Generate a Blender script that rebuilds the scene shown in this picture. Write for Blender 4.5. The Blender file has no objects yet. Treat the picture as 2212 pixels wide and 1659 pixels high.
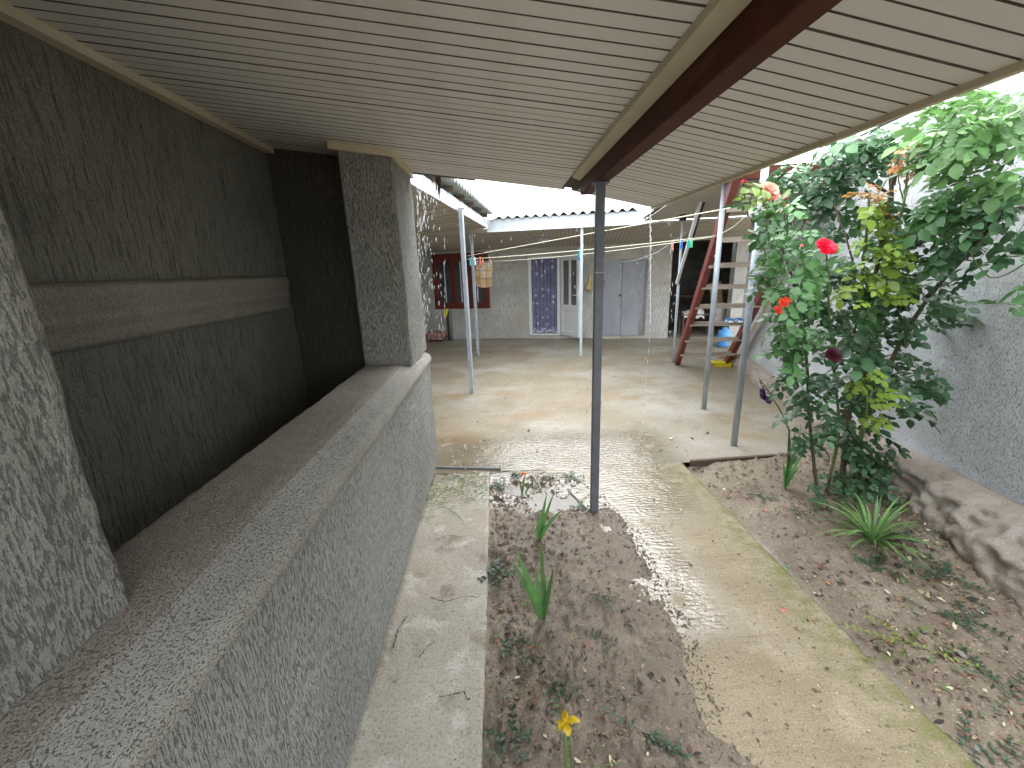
import bpy, math, random
import numpy as np
from mathutils import Vector, Matrix, Euler
S = bpy.context.scene
COL = S.collection
R = math.radians
random.seed(7)
rng = np.random.default_rng(7)

# ------------------------------------------------------------------ camera
FPX, CW, CH, EYE = 905.17, 2212.0, 1659.0, 1.6
RM = np.array([[0.9986797, 0.0351284, -0.0374806], [-0.0438248, 0.9632806, -0.2648958], [0.0267990, 0.2661886, 0.9635484]])
cam = bpy.data.cameras.new('camera'); co = bpy.data.objects.new('camera', cam); COL.objects.link(co)
cam.sensor_width = 36; cam.lens = FPX / CW * 36; cam.clip_start = 0.02; cam.clip_end = 500
def w3(v): return Vector((v[0], v[2], -v[1]))          # (right, down, forward) -> (x, y, z)
cx_, cy_, cz_ = w3(RM[0]), w3(RM[1]), w3(RM[2])
m = Matrix((cx_, -cy_, -cz_)).transposed().to_4x4(); m.translation = (0, 0, EYE)
co.matrix_world = m; S.camera = co

# ------------------------------------------------------------------ sky, sun, exposure
W = bpy.data.worlds.new('World'); S.world = W; W.use_nodes = True
nt = W.node_tree; nt.nodes.clear()
SUN_EL, SUN_AZ = R(58), R(25)
sky = nt.nodes.new('ShaderNodeTexSky'); sky.sky_type = 'NISHITA'; sky.sun_disc = False
sky.sun_elevation = SUN_EL; sky.sun_rotation = SUN_AZ; sky.dust_density = 4; sky.air_density = 1.5
tc = nt.nodes.new('ShaderNodeTexCoord'); nz = nt.nodes.new('ShaderNodeTexNoise'); nz.inputs['Scale'].default_value = 2.2; nz.inputs['Detail'].default_value = 6
rp = nt.nodes.new('ShaderNodeValToRGB'); rp.color_ramp.elements[0].position = .3; rp.color_ramp.elements[1].position = .7
rp.color_ramp.elements[0].color = (7.6, 8.3, 8.9, 1); rp.color_ramp.elements[1].color = (9.6, 10.1, 10.4, 1)
mx = nt.nodes.new('ShaderNodeMixRGB'); mx.inputs[0].default_value = .86
bg = nt.nodes.new('ShaderNodeBackground'); bg.inputs[1].default_value = .1
ow = nt.nodes.new('ShaderNodeOutputWorld')
L = nt.links.new
L(tc.outputs['Generated'], nz.inputs['Vector']); L(nz.outputs['Fac'], rp.inputs[0]); L(sky.outputs[0], mx.inputs[1]); L(rp.outputs[0], mx.inputs[2])
L(mx.outputs[0], bg.inputs[0]); L(bg.outputs[0], ow.inputs[0])
sl = bpy.data.lights.new('sun', 'SUN'); sl.energy = .5; sl.angle = R(70); sl.color = (1, .98, .95)
so = bpy.data.objects.new('sun', sl); COL.objects.link(so)
so.rotation_euler = (R(90) - SUN_EL, 0, -SUN_AZ + math.pi) ; so.rotation_euler = Vector((-math.sin(SUN_AZ) * math.cos(SUN_EL), -math.cos(SUN_AZ) * math.cos(SUN_EL), -math.sin(SUN_EL))).to_track_quat('-Z', 'Y').to_euler()
S.view_settings.view_transform = 'Standard'; S.view_settings.look = 'None'; S.view_settings.gamma = 1
S.view_settings.exposure = 2.65
S.cycles.max_bounces = 10; S.cycles.diffuse_bounces = 6; S.cycles.glossy_bounces = 4; S.cycles.transmission_bounces = 6
S.cycles.transparent_max_bounces = 8; S.cycles.use_denoising = True; S.cycles.sample_clamp_indirect = 6
S.cycles.caustics_reflective = False; S.cycles.caustics_refractive = False

# ------------------------------------------------------------------ measuring helpers
def ray(u, v):
    w = RM.T @ np.array([u - CW / 2, v - CH / 2, FPX]); return np.array([w[0], w[2], -w[1]])
def gz(u, v, z=0.0):
    r = ray(u, v); t = (z - EYE) / r[2]; return Vector((r[0] * t, r[1] * t, z))
def at(u, v, y):
    r = ray(u, v); t = y / r[1]; return Vector((r[0] * t, y, EYE + r[2] * t))
def onplane(u, v, n, d):
    r = ray(u, v); n = np.array(n, float); t = (d - n[2] * EYE) / (n @ r); return Vector(r * t) + Vector((0, 0, EYE))
BA = math.atan(-.2284)                     # the yard's back wall is turned by 13 degrees
BO = Vector((-.46, 10.0, 0))
RWX = lambda y: 2.31 + .2284 * y           # yard's right wall

# ------------------------------------------------------------------ value noise on arrays
def vnoise(P, seed=0):
    P = np.asarray(P, float); i = np.floor(P).astype(np.int64); f = P - i; f = f * f * (3 - 2 * f)
    def h(a, b, c):
        n = (a * 374761393 + b * 668265263 + c * 2147483647 + seed * 974711) & 0xffffffff
        n = ((n ^ (n >> 13)) * 1274126177) & 0xffffffff
        return ((n ^ (n >> 16)) & 0xffff) / 32767.5 - 1
    o = 0
    for dx in (0, 1):
        for dy in (0, 1):
            for dz in (0, 1):
                w = (f[:, 0] if dx else 1 - f[:, 0]) * (f[:, 1] if dy else 1 - f[:, 1]) * (f[:, 2] if dz else 1 - f[:, 2])
                o = o + w * h(i[:, 0] + dx, i[:, 1] + dy, i[:, 2] + dz)
    return o
def fbm(P, sc, oct=3, seed=0):
    P = np.asarray(P, float) * np.array(sc); o = 0; a = 1
    for k in range(oct): o = o + a * vnoise(P, seed + k); P = P * 2.03; a *= .5
    return o

# ------------------------------------------------------------------ materials
def M(name, c1, c2=None, sc=4, st=(1, 1, 1), rough=.7, rough2=None, metal=0, bump=0, bsc=60, bst=(1, 1, 1), spec=.4, cr=(.35, .65), bd=.004, spots=None, det=6, coat=0):
    mt = bpy.data.materials.new(name); mt.use_nodes = True; t = mt.node_tree; n = t.nodes; l = t.links.new
    b = n['Principled BSDF']; b.inputs['Roughness'].default_value = rough; b.inputs['Metallic'].default_value = metal
    b.inputs['Specular IOR Level'].default_value = spec; b.inputs['Base Color'].default_value = (*c1, 1); b.inputs['Coat Weight'].default_value = coat
    tcn = n.new('ShaderNodeTexCoord')
    def noise(scale, stretch, detail=6, rough_=.55):
        mp = n.new('ShaderNodeMapping'); mp.inputs['Scale'].default_value = stretch; l(tcn.outputs['Object'], mp.inputs[0])
        z = n.new('ShaderNodeTexNoise'); z.inputs['Scale'].default_value = scale; z.inputs['Detail'].default_value = detail; z.inputs['Roughness'].default_value = rough_
        l(mp.outputs[0], z.inputs['Vector']); return z.outputs['Fac']
    def ramp(s, a, b_, ca=(0, 0, 0, 1), cb=(1, 1, 1, 1)):
        r_ = n.new('ShaderNodeValToRGB'); e = r_.color_ramp.elements; e[0].position = a; e[1].position = b_; e[0].color = ca; e[1].color = cb; l(s, r_.inputs[0]); return r_.outputs[0]
    def mix(f, a, b_, mode='MIX'):
        x = n.new('ShaderNodeMixRGB'); x.blend_type = mode
        for k, v in ((0, f), (1, a), (2, b_)):
            if isinstance(v, (int, float)): x.inputs[k].default_value = v
            elif isinstance(v, tuple): x.inputs[k].default_value = (*v[:3], 1)
            else: l(v, x.inputs[k])
        return x.outputs[0]
    col = c1
    if c2 is not None:
        col = ramp(noise(sc, st, det), cr[0], cr[1], (*c1, 1), (*c2, 1))
    if spots:
        for (scol, ssc, sst, a, bb) in spots: col = mix(ramp(noise(ssc, sst), a, bb), col, scol)
    if not isinstance(col, tuple): l(col, b.inputs['Base Color'])
    if rough2 is not None:
        mr = n.new('ShaderNodeMapRange'); mr.inputs[1].default_value = .35; mr.inputs[2].default_value = .65; mr.inputs[3].default_value = rough; mr.inputs[4].default_value = rough2
        l(noise(sc * 1.7, st), mr.inputs[0]); l(mr.outputs[0], b.inputs['Roughness'])
    if bump:
        bp = n.new('ShaderNodeBump'); bp.inputs['Strength'].default_value = bump; bp.inputs['Distance'].default_value = bd
        l(noise(bsc, bst, 5, .6), bp.inputs['Height']); l(bp.outputs[0], b.inputs['Normal'])
    mt['_t'] = 1
    return mt, dict(t=t, n=n, l=l, b=b, noise=noise, ramp=ramp, mix=mix, tc=tcn, col=col)
def MM(*a, **k): return M(*a, **k)[0]

def plaster(name, c, pit=.5, vs=(1, 1, .13), psc=60, thr=(.40, .52), bump=.8, c2=None, stain=None, bd=.006, dk=.42):
    """troweled 'bark beetle' cement render: drawn vertical grooves and pits"""
    c2 = c2 or tuple(x * .78 for x in c)
    mt, k = M(name, c, c2, sc=2.3, rough=.93, spec=.15)
    n, l = k['n'], k['l']
    g = k['noise'](psc, vs, 4, .7); g2 = k['noise'](psc * 2.2, (1, 1, .4), 4, .7)
    gr = k['ramp'](g, thr[0], thr[1]); col = k['mix'](gr, tuple(x * pit for x in c), k['col'])
    col = k['mix'](k['ramp'](g2, .36, .56), k['mix'](dk, col, (0.02, .02, .015)), col)
    col = k['mix'](k['ramp'](k['noise'](330, (1, 1, 1), 2), .56, .7), col, k['mix'](.35, col, (.7, .7, .66)))
    if stain: col = k['mix'](k['ramp'](k['noise'](1.6, (1, 1, .5), 5), .52, .68), col, stain)
    l(col, k['b'].inputs['Base Color'])
    a = n.new('ShaderNodeMath'); a.operation = 'MULTIPLY_ADD'; l(g2, a.inputs[0]); a.inputs[1].default_value = .45; l(gr, a.inputs[2])
    bp = n.new('ShaderNodeBump'); bp.inputs['Strength'].default_value = bump; bp.inputs['Distance'].default_value = bd
    l(a.outputs[0], bp.inputs['Height']); l(bp.outputs[0], k['b'].inputs['Normal'])
    return mt

m_plaster = plaster('plaster_low_wall', (.42, .415, .39), psc=250, vs=(1, 1, .14), pit=.48, thr=(.37, .48), stain=(.385, .375, .345), bump=1, bd=.007, dk=.35)
m_coping = plaster('plaster_coping', (.52, .46, .4), vs=(1, .75, 1), psc=270, thr=(.37, .47), pit=.42, c2=(.44, .38, .325), bump=1, stain=(.38, .315, .265), bd=.008)
m_bevel = plaster('plaster_bevel', (.48, .46, .415), vs=(1, .7, 1), psc=260, thr=(.36, .45), pit=.45, c2=(.39, .37, .33), bump=1)
m_pillar = plaster('plaster_pillar', (.4, .395, .36), psc=190, vs=(1, 1, .2), pit=.62, dk=.3, thr=(.36, .5), bump=1.0, bd=.008)
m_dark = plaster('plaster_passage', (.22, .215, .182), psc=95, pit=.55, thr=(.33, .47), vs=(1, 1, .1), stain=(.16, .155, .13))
m_dark_shaded = plaster('plaster_passage_shaded', (.09, .085, .07), psc=95, pit=.6, vs=(1, 1, .1))  # darker copy of the passage plaster, deep shade put into its colour
m_band = plaster('plaster_band', (.3, .275, .23), psc=60, pit=.7, thr=(.2, .3), vs=(1, .3, 1), bump=.3)
m_back = plaster('plaster_back_wall', (.6, .585, .54), psc=60, dk=.25, pit=.6, thr=(.38, .52), stain=(.44, .41, .36), vs=(1, 1, .12))
m_right = plaster('plaster_right_wall', (.64, .65, .67), psc=150, pit=.72, vs=(1, 1, .4), thr=(.32, .46), stain=(.62, .615, .6), bump=.9, bd=.008, dk=.15, c2=(.53, .535, .55))
m_pier = plaster('plaster_white_pier', (.62, .61, .58), psc=34, pit=.75, stain=(.5, .48, .43))
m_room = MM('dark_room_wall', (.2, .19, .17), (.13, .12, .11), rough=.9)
m_pvc = MM('pvc_ceiling', (.8, .79, .77), (.74, .73, .71), sc=1.3, rough=.5, spec=.4, bump=.04, bsc=300, spots=[((.4, .35, .27), 26, (1, 1, 1), .7, .78), ((.66, .63, .57), 2.2, (1, .4, 1), .5, .7)])
m_soffit = MM('soffit_boards', (.52, .48, .41), (.45, .415, .35), sc=1.2, rough=.6)
m_gap = MM('dark_gap', (.06, .055, .045), rough=.9)
m_groove_shade = MM('painted_groove_shade', (.15, .13, .105), (.1, .088, .07), sc=30, rough=.9)  # shading of plank grooves and joints, put into their face colour
m_cream = MM('cream_trim', (.62, .55, .4), (.55, .48, .34), sc=6, rough=.5)
m_brown = MM('brown_painted_steel', (.085, .024, .012), (.06, .017, .009), sc=9, rough=.6, spec=.12, bump=.1, bsc=60, spots=[((.13, .06, .035), 8, (1, .2, 1), .62, .75)])
m_white = MM('white_upvc', (.72, .72, .73), (.66, .67, .68), sc=3, rough=.35)
m_fascia = MM('white_painted_board', (.5, .52, .55), (.42, .435, .45), sc=4, rough=.55, bump=.1, bsc=40, spots=[((.4, .4, .38), 3, (1, 1, .3), .62, .8)])
m_galv = MM('galvanised_steel', (.42, .45, .49), (.3, .33, .37), sc=14, st=(1, 1, .4), rough=.5, metal=.25, bump=.1, bsc=120, spots=[((.2, .15, .11), 30, (1, 1, .5), .66, .76)])
m_post = MM('grey_painted_steel', (.14, .145, .16), (.1, .104, .118), sc=8, rough=.5, metal=.1, bump=.15, bsc=160, spots=[((.16, .15, .14), 60, (1, 1, 1), .68, .74)])
m_wpost = MM('white_painted_steel', (.55, .62, .68), (.42, .47, .52), sc=8, st=(1, 1, .3), rough=.5, spots=[((.28, .24, .2), 20, (1, 1, .4), .64, .74)])
m_red = MM('red_oxide_paint', (.2, .05, .04), (.14, .036, .03), sc=7, rough=.5, bump=.15, bsc=70)
m_redwin = MM('mahogany_window_paint', (.16, .022, .012), (.09, .015, .01), sc=6, rough=.35)
m_wood = MM('weathered_rung_wood', (.42, .36, .29), (.27, .22, .18), sc=7, st=(.2, 3, 3), rough=.85, bump=.4, bsc=50, bst=(.2, 3, 3))
m_oldwood = MM('old_dark_wood', (.12, .08, .055), (.06, .045, .035), sc=8, st=(.3, 2, 2), rough=.9, bump=.4, bsc=40)
m_asb = MM('fibre_cement_roof', (.3, .32, .29), (.2, .22, .19), sc=5, rough=.9, bump=.3, bsc=50, spots=[((.12, .14, .1), 9, (1, 1, 1), .56, .7)])
m_gdoor = MM('grey_painted_timber', (.33, .34, .37), (.26, .27, .3), sc=3, st=(1, 1, .4), rough=.55, bump=.15, bsc=25, spots=[((.22, .18, .15), 5, (1, 1, .35), .6, .72)])
m_black = MM('black_rubber', (.02, .02, .02), rough=.6)
m_rope = MM('clothes_rope', (.7, .67, .5), (.55, .52, .4), sc=60, rough=.9)
m_wire = MM('grey_wire', (.3, .3, .3), rough=.5)
m_yplas = MM('yellow_plastic', (.75, .62, .03), rough=.35)
m_bplas = MM('blue_plastic', (.08, .28, .6), rough=.35)
m_grey_pipe = MM('grey_drain_pipe', (.19, .19, .2), (.14, .14, .15), sc=6, rough=.6)
m_straw = MM('straw', (.55, .42, .2), (.42, .3, .13), sc=30, st=(3, 3, .3), rough=.85)
m_cloth = MM('white_rag', (.6, .57, .55), (.5, .47, .45), sc=9, rough=.9)
m_card = MM('brown_board', (.4, .26, .14), (.3, .19, .1), sc=5, rough=.8)
m_lampg = MM('frosted_lamp_glass', (.45, .47, .47), (.3, .32, .32), sc=14, rough=.25)
m_glass = MM('dark_window_glass', (.035, .042, .05), (.055, .06, .065), sc=3, rough=.06, spec=.6)
m_glass2 = MM('door_glass', (.16, .165, .15), (.1, .105, .1), sc=2, rough=.08, spec=.6)
m_stalk = MM('green_stalk', (.12, .2, .05), (.08, .14, .04), sc=20, rough=.5)
m_cane = MM('brown_cane', (.12, .085, .055), (.07, .055, .035), sc=20, st=(1, 1, .3), rough=.8, bump=.4, bsc=80)
m_gcane = MM('green_cane', (.14, .19, .06), (.1, .13, .045), sc=14, rough=.6)

def leafmat(name, c1, c2, rough=.38, tr=.3, sc=9):
    mt, k = M(name, c1, c2, sc=sc, rough=rough, spec=.5)
    n, l, b = k['n'], k['l'], k['b']
    oi = n.new('ShaderNodeObjectInfo'); hs = n.new('ShaderNodeHueSaturation')
    mr = n.new('ShaderNodeMapRange'); mr.inputs[3].default_value = .62; mr.inputs[4].default_value = 1.45
    l(oi.outputs['Random'], mr.inputs[0]); l(mr.outputs[0], hs.inputs['Value']); l(k['col'], hs.inputs['Color']); l(hs.outputs[0], b.inputs['Base Color'])
    t_ = n.new('ShaderNodeBsdfTranslucent'); l(hs.outputs[0], t_.inputs[0]); ms = n.new('ShaderNodeMixShader'); ms.inputs[0].default_value = tr
    l(b.outputs[0], ms.inputs[1]); l(t_.outputs[0], ms.inputs[2]); l(ms.outputs[0], n['Material Output'].inputs['Surface'])
    return mt
lm_dark = leafmat('rose_leaf_dark', (.06, .14, .065), (.095, .185, .08), rough=.3)
lm_mid = leafmat('rose_leaf_green', (.085, .2, .065), (.11, .24, .085), rough=.34)
lm_lime = leafmat('rose_leaf_lime', (.26, .37, .05), (.19, .3, .05), tr=.4)
lm_red = leafmat('rose_leaf_young_red', (.38, .16, .06), (.42, .26, .08), tr=.4)
lm_bright = leafmat('vine_leaf', (.11, .24, .07), (.17, .3, .1), tr=.4)
lm_blade = leafmat('blade_leaf', (.07, .17, .05), (.11, .23, .07), sc=20)
lm_spider = leafmat('striped_leaf', (.24, .38, .14), (.13, .27, .07), sc=30)
lm_weed = leafmat('weed_leaf', (.035, .075, .04), (.06, .11, .06))
def petal(name, c1, c2): return leafmat(name, c1, c2, rough=.5, tr=.3, sc=25)
pm_red = petal('crimson_petal', (.75, .015, .06), (.6, .01, .04)); pm_pink = petal('pink_petal', (.75, .12, .16), (.8, .28, .25))
pm_peach = petal('faded_peach_petal', (.8, .45, .3), (.75, .25, .22)); pm_orange = petal('scarlet_petal', (.85, .1, .03), (.75, .05, .03))
pm_maroon = petal('maroon_petal', (.12, .012, .03), (.08, .01, .02)); pm_yellow = petal('yellow_petal', (.8, .58, .02), (.7, .42, .02))
pm_purple = petal('purple_petal', (.06, .02, .12), (.1, .04, .17)); pm_or = petal('orange_petal', (.85, .3, .08), (.85, .5, .2))

# ground materials -----------------------------------------------------------
def ground(name, c1, c2, sc, spots, wets, rough=.8, bump=.5, bsc=50, streak=False, moss=None, bd=.006, grain=120):
    """wets: list of (x0,x1,y0,y1,soft) boxes in metres in which rain water films the surface"""
    mt, k = M(name, c1, c2, sc=sc, rough=rough, spec=.4, spots=spots)
    n, l, b, nt_ = k['n'], k['l'], k['b'], k['t']
    geo = n.new('ShaderNodeNewGeometry'); sp = n.new('ShaderNodeSeparateXYZ'); l(geo.outputs['Position'], sp.inputs[0])
    def mr(src, a, b_, c, d):
        q = n.new('ShaderNodeMapRange'); q.interpolation_type = 'SMOOTHSTEP'; q.inputs[1].default_value = a; q.inputs[2].default_value = b_; q.inputs[3].default_value = c; q.inputs[4].default_value = d
        l(src, q.inputs[0]); return q.outputs[0]
    def mul(a, b_, op='MULTIPLY'):
        q = n.new('ShaderNodeMath'); q.operation = op
        for i, v in enumerate((a, b_)):
            if isinstance(v, (int, float)): q.inputs[i].default_value = v
            else: l(v, q.inputs[i])
        return q.outputs[0]
    wet = None
    for (x0, x1, y0, y1, s_) in wets:
        w_ = mul(mul(mr(sp.outputs[0], x0 - s_, x0 + s_, 0, 1), mr(sp.outputs[0], x1 - s_, x1 + s_, 1, 0)), mul(mr(sp.outputs[1], y0 - s_, y0 + s_, 0, 1), mr(sp.outputs[1], y1 - s_, y1 + s_, 1, 0)))
        wet = w_ if wet is None else mul(wet, w_, 'MAXIMUM')
    col = k['col']
    if moss:
        for (ax, a, b_, c, d, mc) in moss:
            mk_ = mul(mr(sp.outputs[ax], a, b_, 0, 1), mr(sp.outputs[ax], c, d, 1, 0))
            mk_ = mul(mk_, k['ramp'](k['noise'](14, (1, 1, 1)), .38, .6)); col = k['mix'](mk_, col, mc)
    col = k['mix'](k['ramp'](k['noise'](grain, (1, 1, 1), 3, .7), .3, .5), k['mix'](.5, col, (.04, .03, .02)), col)
    col = k['mix'](k['ramp'](k['noise'](grain * .8, (1, 1.3, 1), 3, .7), .58, .72), col, k['mix'](.4, col, (.75, .7, .6)))
    h = k['noise'](bsc, (1, 1, 1), 8, .75)
    if streak: h = mul(h, mul(k['noise'](30, (.05, 1.6, 1), 3), 1.0), 'ADD'); col = k['mix'](k['ramp'](k['noise'](26, (.08, 1.8, 1), 5), .34, .46), k['mix'](.13, col, (.05, .04, .03)), col)
    if wet is not None:
        wet = mul(wet, mr(k['noise'](5, (1, 1, 1)), .28, .46, 0, 1))
        wn = mul(wet, 1.0)
        col = k['mix'](mul(wn, .45), col, (.1, .08, .05))
        rg = n.new('ShaderNodeMapRange'); rg.inputs[3].default_value = rough; rg.inputs[4].default_value = .05; l(wn, rg.inputs[0]); l(rg.outputs[0], b.inputs['Roughness'])
        sg = n.new('ShaderNodeMapRange'); sg.inputs[3].default_value = .3; sg.inputs[4].default_value = 1.0; l(wn, sg.inputs[0]); l(sg.outputs[0], b.inputs['Specular IOR Level'])
        wv = n.new('ShaderNodeTexWave'); wv.wave_type = 'RINGS'; wv.inputs['Scale'].default_value = 9; wv.inputs['Distortion'].default_value = 9; wv.inputs['Detail'].default_value = 3; l(k['tc'].outputs['Object'], wv.inputs[0])
        rip = mul(mul(k['noise'](26, (1, 1.8, 1), 3, .6), 1.5), mul(wv.outputs['Fac'], .3), 'ADD')
        h2 = n.new('ShaderNodeMixRGB'); l(wn, h2.inputs[0]); l(h, h2.inputs[1]); l(rip, h2.inputs[2]); h = h2.outputs[0]
    l(col, b.inputs['Base Color'])
    bp = n.new('ShaderNodeBump'); bp.inputs['Strength'].default_value = bump; bp.inputs['Distance'].default_value = bd; l(h, bp.inputs['Height']); l(bp.outputs[0], b.inputs['Normal'])
    return mt
m_yard = ground('yard_concrete', (.28, .245, .185), (.22, .18, .125), 1.9, [((.34, .315, .27), .7, (1, 1, 1), .48, .64), ((.25, .185, .115), 1.1, (1, 1.6, 1), .53, .66), ((.2, .16, .11), 3.4, (1, 2, 1), .6, .72), ((.14, .11, .08), 26, (1, 1, 1), .68, .74)],
                [(-.9, 1.5, 2.7, 3.85, .3)], rough=.5, bump=.45, bsc=30, grain=60)
m_path = ground('path_concrete', (.33, .27, .18), (.26, .205, .13), 3.2, [((.38, .32, .23), 3, (1, 1, 1), .55, .7), ((.1, .085, .06), 44, (1, 1, 1), .6, .68)],
                [(.3, 1.38, 2.35, 3.5, .25), (.6, 1.02, 1.45, 2.6, .14)], rough=.6, bump=.6, bsc=60, streak=True, moss=[(0, 1.15, 1.5, 2, 2.1, (.17, .165, .06))])
m_strip = ground('ledge_cement', (.47, .435, .37), (.35, .315, .255), 1.7, [((.4, .34, .27), 1.4, (1, 1, 1), .48, .62), ((.52, .49, .43), 7, (1, 1, 1), .55, .63), ((.25, .21, .16), 4.5, (1, 1, 1), .57, .68), ((.12, .1, .08), 40, (1, 1, 1), .66, .72)],
                 [(-.8, .2, 2.62, 3.4, .22)], rough=.75, bump=1, bsc=30, bd=.01, grain=90, moss=[(1, 2.3, 2.9, 4, 4.1, (.14, .17, .05))])
m_mud = ground('wet_mud', (.215, .168, .125), (.15, .115, .085), 3.4, [((.29, .23, .175), 5, (1, 1, 1), .56, .72), ((.06, .045, .03), 30, (1, 1, 1), .62, .7)],
               [(-.3, .8, 2.62, 3.4, .14)], rough=.42, bump=.9, bsc=45)
m_soil = ground('bed_soil', (.24, .19, .14), (.16, .12, .085), 3.6, [((.29, .235, .175), 4, (1, 1, 1), .55, .72), ((.06, .045, .03), 34, (1, 1, 1), .6, .7)],
                [(1.42, 1.52, -2, 2.2, .03)], rough=.6, grain=100, bump=.8, bsc=42)
m_plinth = ground('plinth_cement', (.38, .325, .275), (.27, .215, .17), 2.0, [((.36, .33, .3), 3, (1, 1, 1), .55, .7), ((.1, .08, .055), 9, (1, 1, 1), .62, .75)], [], rough=.9, bump=.9, bsc=30)
m_water = MM('rain_water', (.16, .14, .11), rough=.04, spec=.3, bump=.3, bsc=22, bd=.01)
mw, kw = M('falling_water', (.93, .95, .97), rough=.15, spec=.8); kw['b'].inputs['Transmission Weight'].default_value = .1; kw['b'].inputs['IOR'].default_value = 1.33
m_drop = mw
# curtain: navy voile with white woven flowers and a lace hem
m_curtain, kc = M('flowered_curtain', (.19, .195, .3), (.13, .135, .22), sc=6, rough=.8)
n, l = kc['n'], kc['l']
mp = n.new('ShaderNodeMapping'); mp.inputs['Scale'].default_value = (1, .01, .8); l(kc['tc'].outputs['Object'], mp.inputs[0])
vo = n.new('ShaderNodeTexVoronoi'); vo.inputs['Scale'].default_value = 8.0; vo.inputs['Randomness'].default_value = .35; l(mp.outputs[0], vo.inputs['Vector'])
nn = kc['noise'](60, (1, .1, 1), 2); ad = n.new('ShaderNodeMath'); ad.operation = 'MULTIPLY_ADD'; l(nn, ad.inputs[0]); ad.inputs[1].default_value = .3; l(vo.outputs['Distance'], ad.inputs[2])
fl = kc['ramp'](ad.outputs[0], .36, .43, (1, 1, 1, 1), (0, 0, 0, 1))
vine = kc['ramp'](kc['noise'](16, (1, .1, 1), 2), .485, .5); vine2 = kc['ramp'](kc['noise'](16, (1, .1, 1), 2), .5, .515, (1, 1, 1, 1), (0, 0, 0, 1))
vm = kc['mix'](1, vine, vine2, 'MULTIPLY'); c0 = kc['mix'](kc['mix'](.75, vm, (0, 0, 0)), kc['col'], (.32, .32, .42)); c0 = kc['mix'](fl, c0, (.5, .5, .6))
sp = n.new('ShaderNodeSeparateXYZ'); l(kc['tc'].outputs['Object'], sp.inputs[0])
ad2 = n.new('ShaderNodeMath'); ad2.operation = 'MULTIPLY_ADD'; l(kc['noise'](24, (1, .1, 1), 3), ad2.inputs[0]); ad2.inputs[1].default_value = .9; l(sp.outputs[2], ad2.inputs[2])
c0 = kc['mix'](kc['ramp'](ad2.outputs[0], .60, .64, (1, 1, 1, 1), (0, 0, 0, 1)), c0, (.6, .6, .75)); l(c0, kc['b'].inputs['Base Color'])
# towel
m_towel, kt = M('orange_towel', (.85, .55, .28), (.85, .65, .42), sc=10, rough=.95, bump=.5, bsc=120)
c0 = kt['mix'](kt['ramp'](kt['noise'](7, (1, .1, 1), 2), .48, .58), kt['col'], (.85, .8, .78))
for ax, pos in ((0, (.33, .72)), (2, (.36, .7))):
    pass
l_ = kt['l']; l_(c0, kt['b'].inputs['Base Color'])
m_shawl = MM('patterned_stool_cloth', (.45, .27, .24), (.2, .1, .1), sc=22, rough=.95, cr=(.45, .55))

# ------------------------------------------------------------------ object helpers
def mesh(name, verts, faces, mat=None, smooth=False, mats=None, fmat=None):
    me = bpy.data.meshes.new(name); me.from_pydata([tuple(v) for v in verts], [], [tuple(f) for f in faces]); me.update()
    for q in (mats or ([mat] if mat else [])): me.materials.append(q)
    if fmat is not None: me.polygons.foreach_set('material_index', fmat)
    if smooth: me.polygons.foreach_set('use_smooth', [True] * len(me.polygons))
    return me
def adopt(o, root):
    o.parent = root; o.matrix_parent_inverse = root.matrix_basis.inverted()
def obj(name, me, parent=None, kind=None, local=False):
    o = bpy.data.objects.new(name, me); COL.objects.link(o)
    if parent is not None:
        if local: o.parent = parent
        else: adopt(o, parent)
    if kind: o['kind'] = kind
    return o
def tag(o, label, cat, group=None, kind=None):
    o['label'] = label; o['category'] = cat
    if group: o['group'] = group
    if kind: o['kind'] = kind
    return o
def root(name, loc, label, cat, rz=0, group=None):
    o = bpy.data.objects.new(name, None); COL.objects.link(o); o.location = loc; o.rotation_euler = (0, 0, rz); o.empty_display_size = .1
    return tag(o, label, cat, group)

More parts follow.
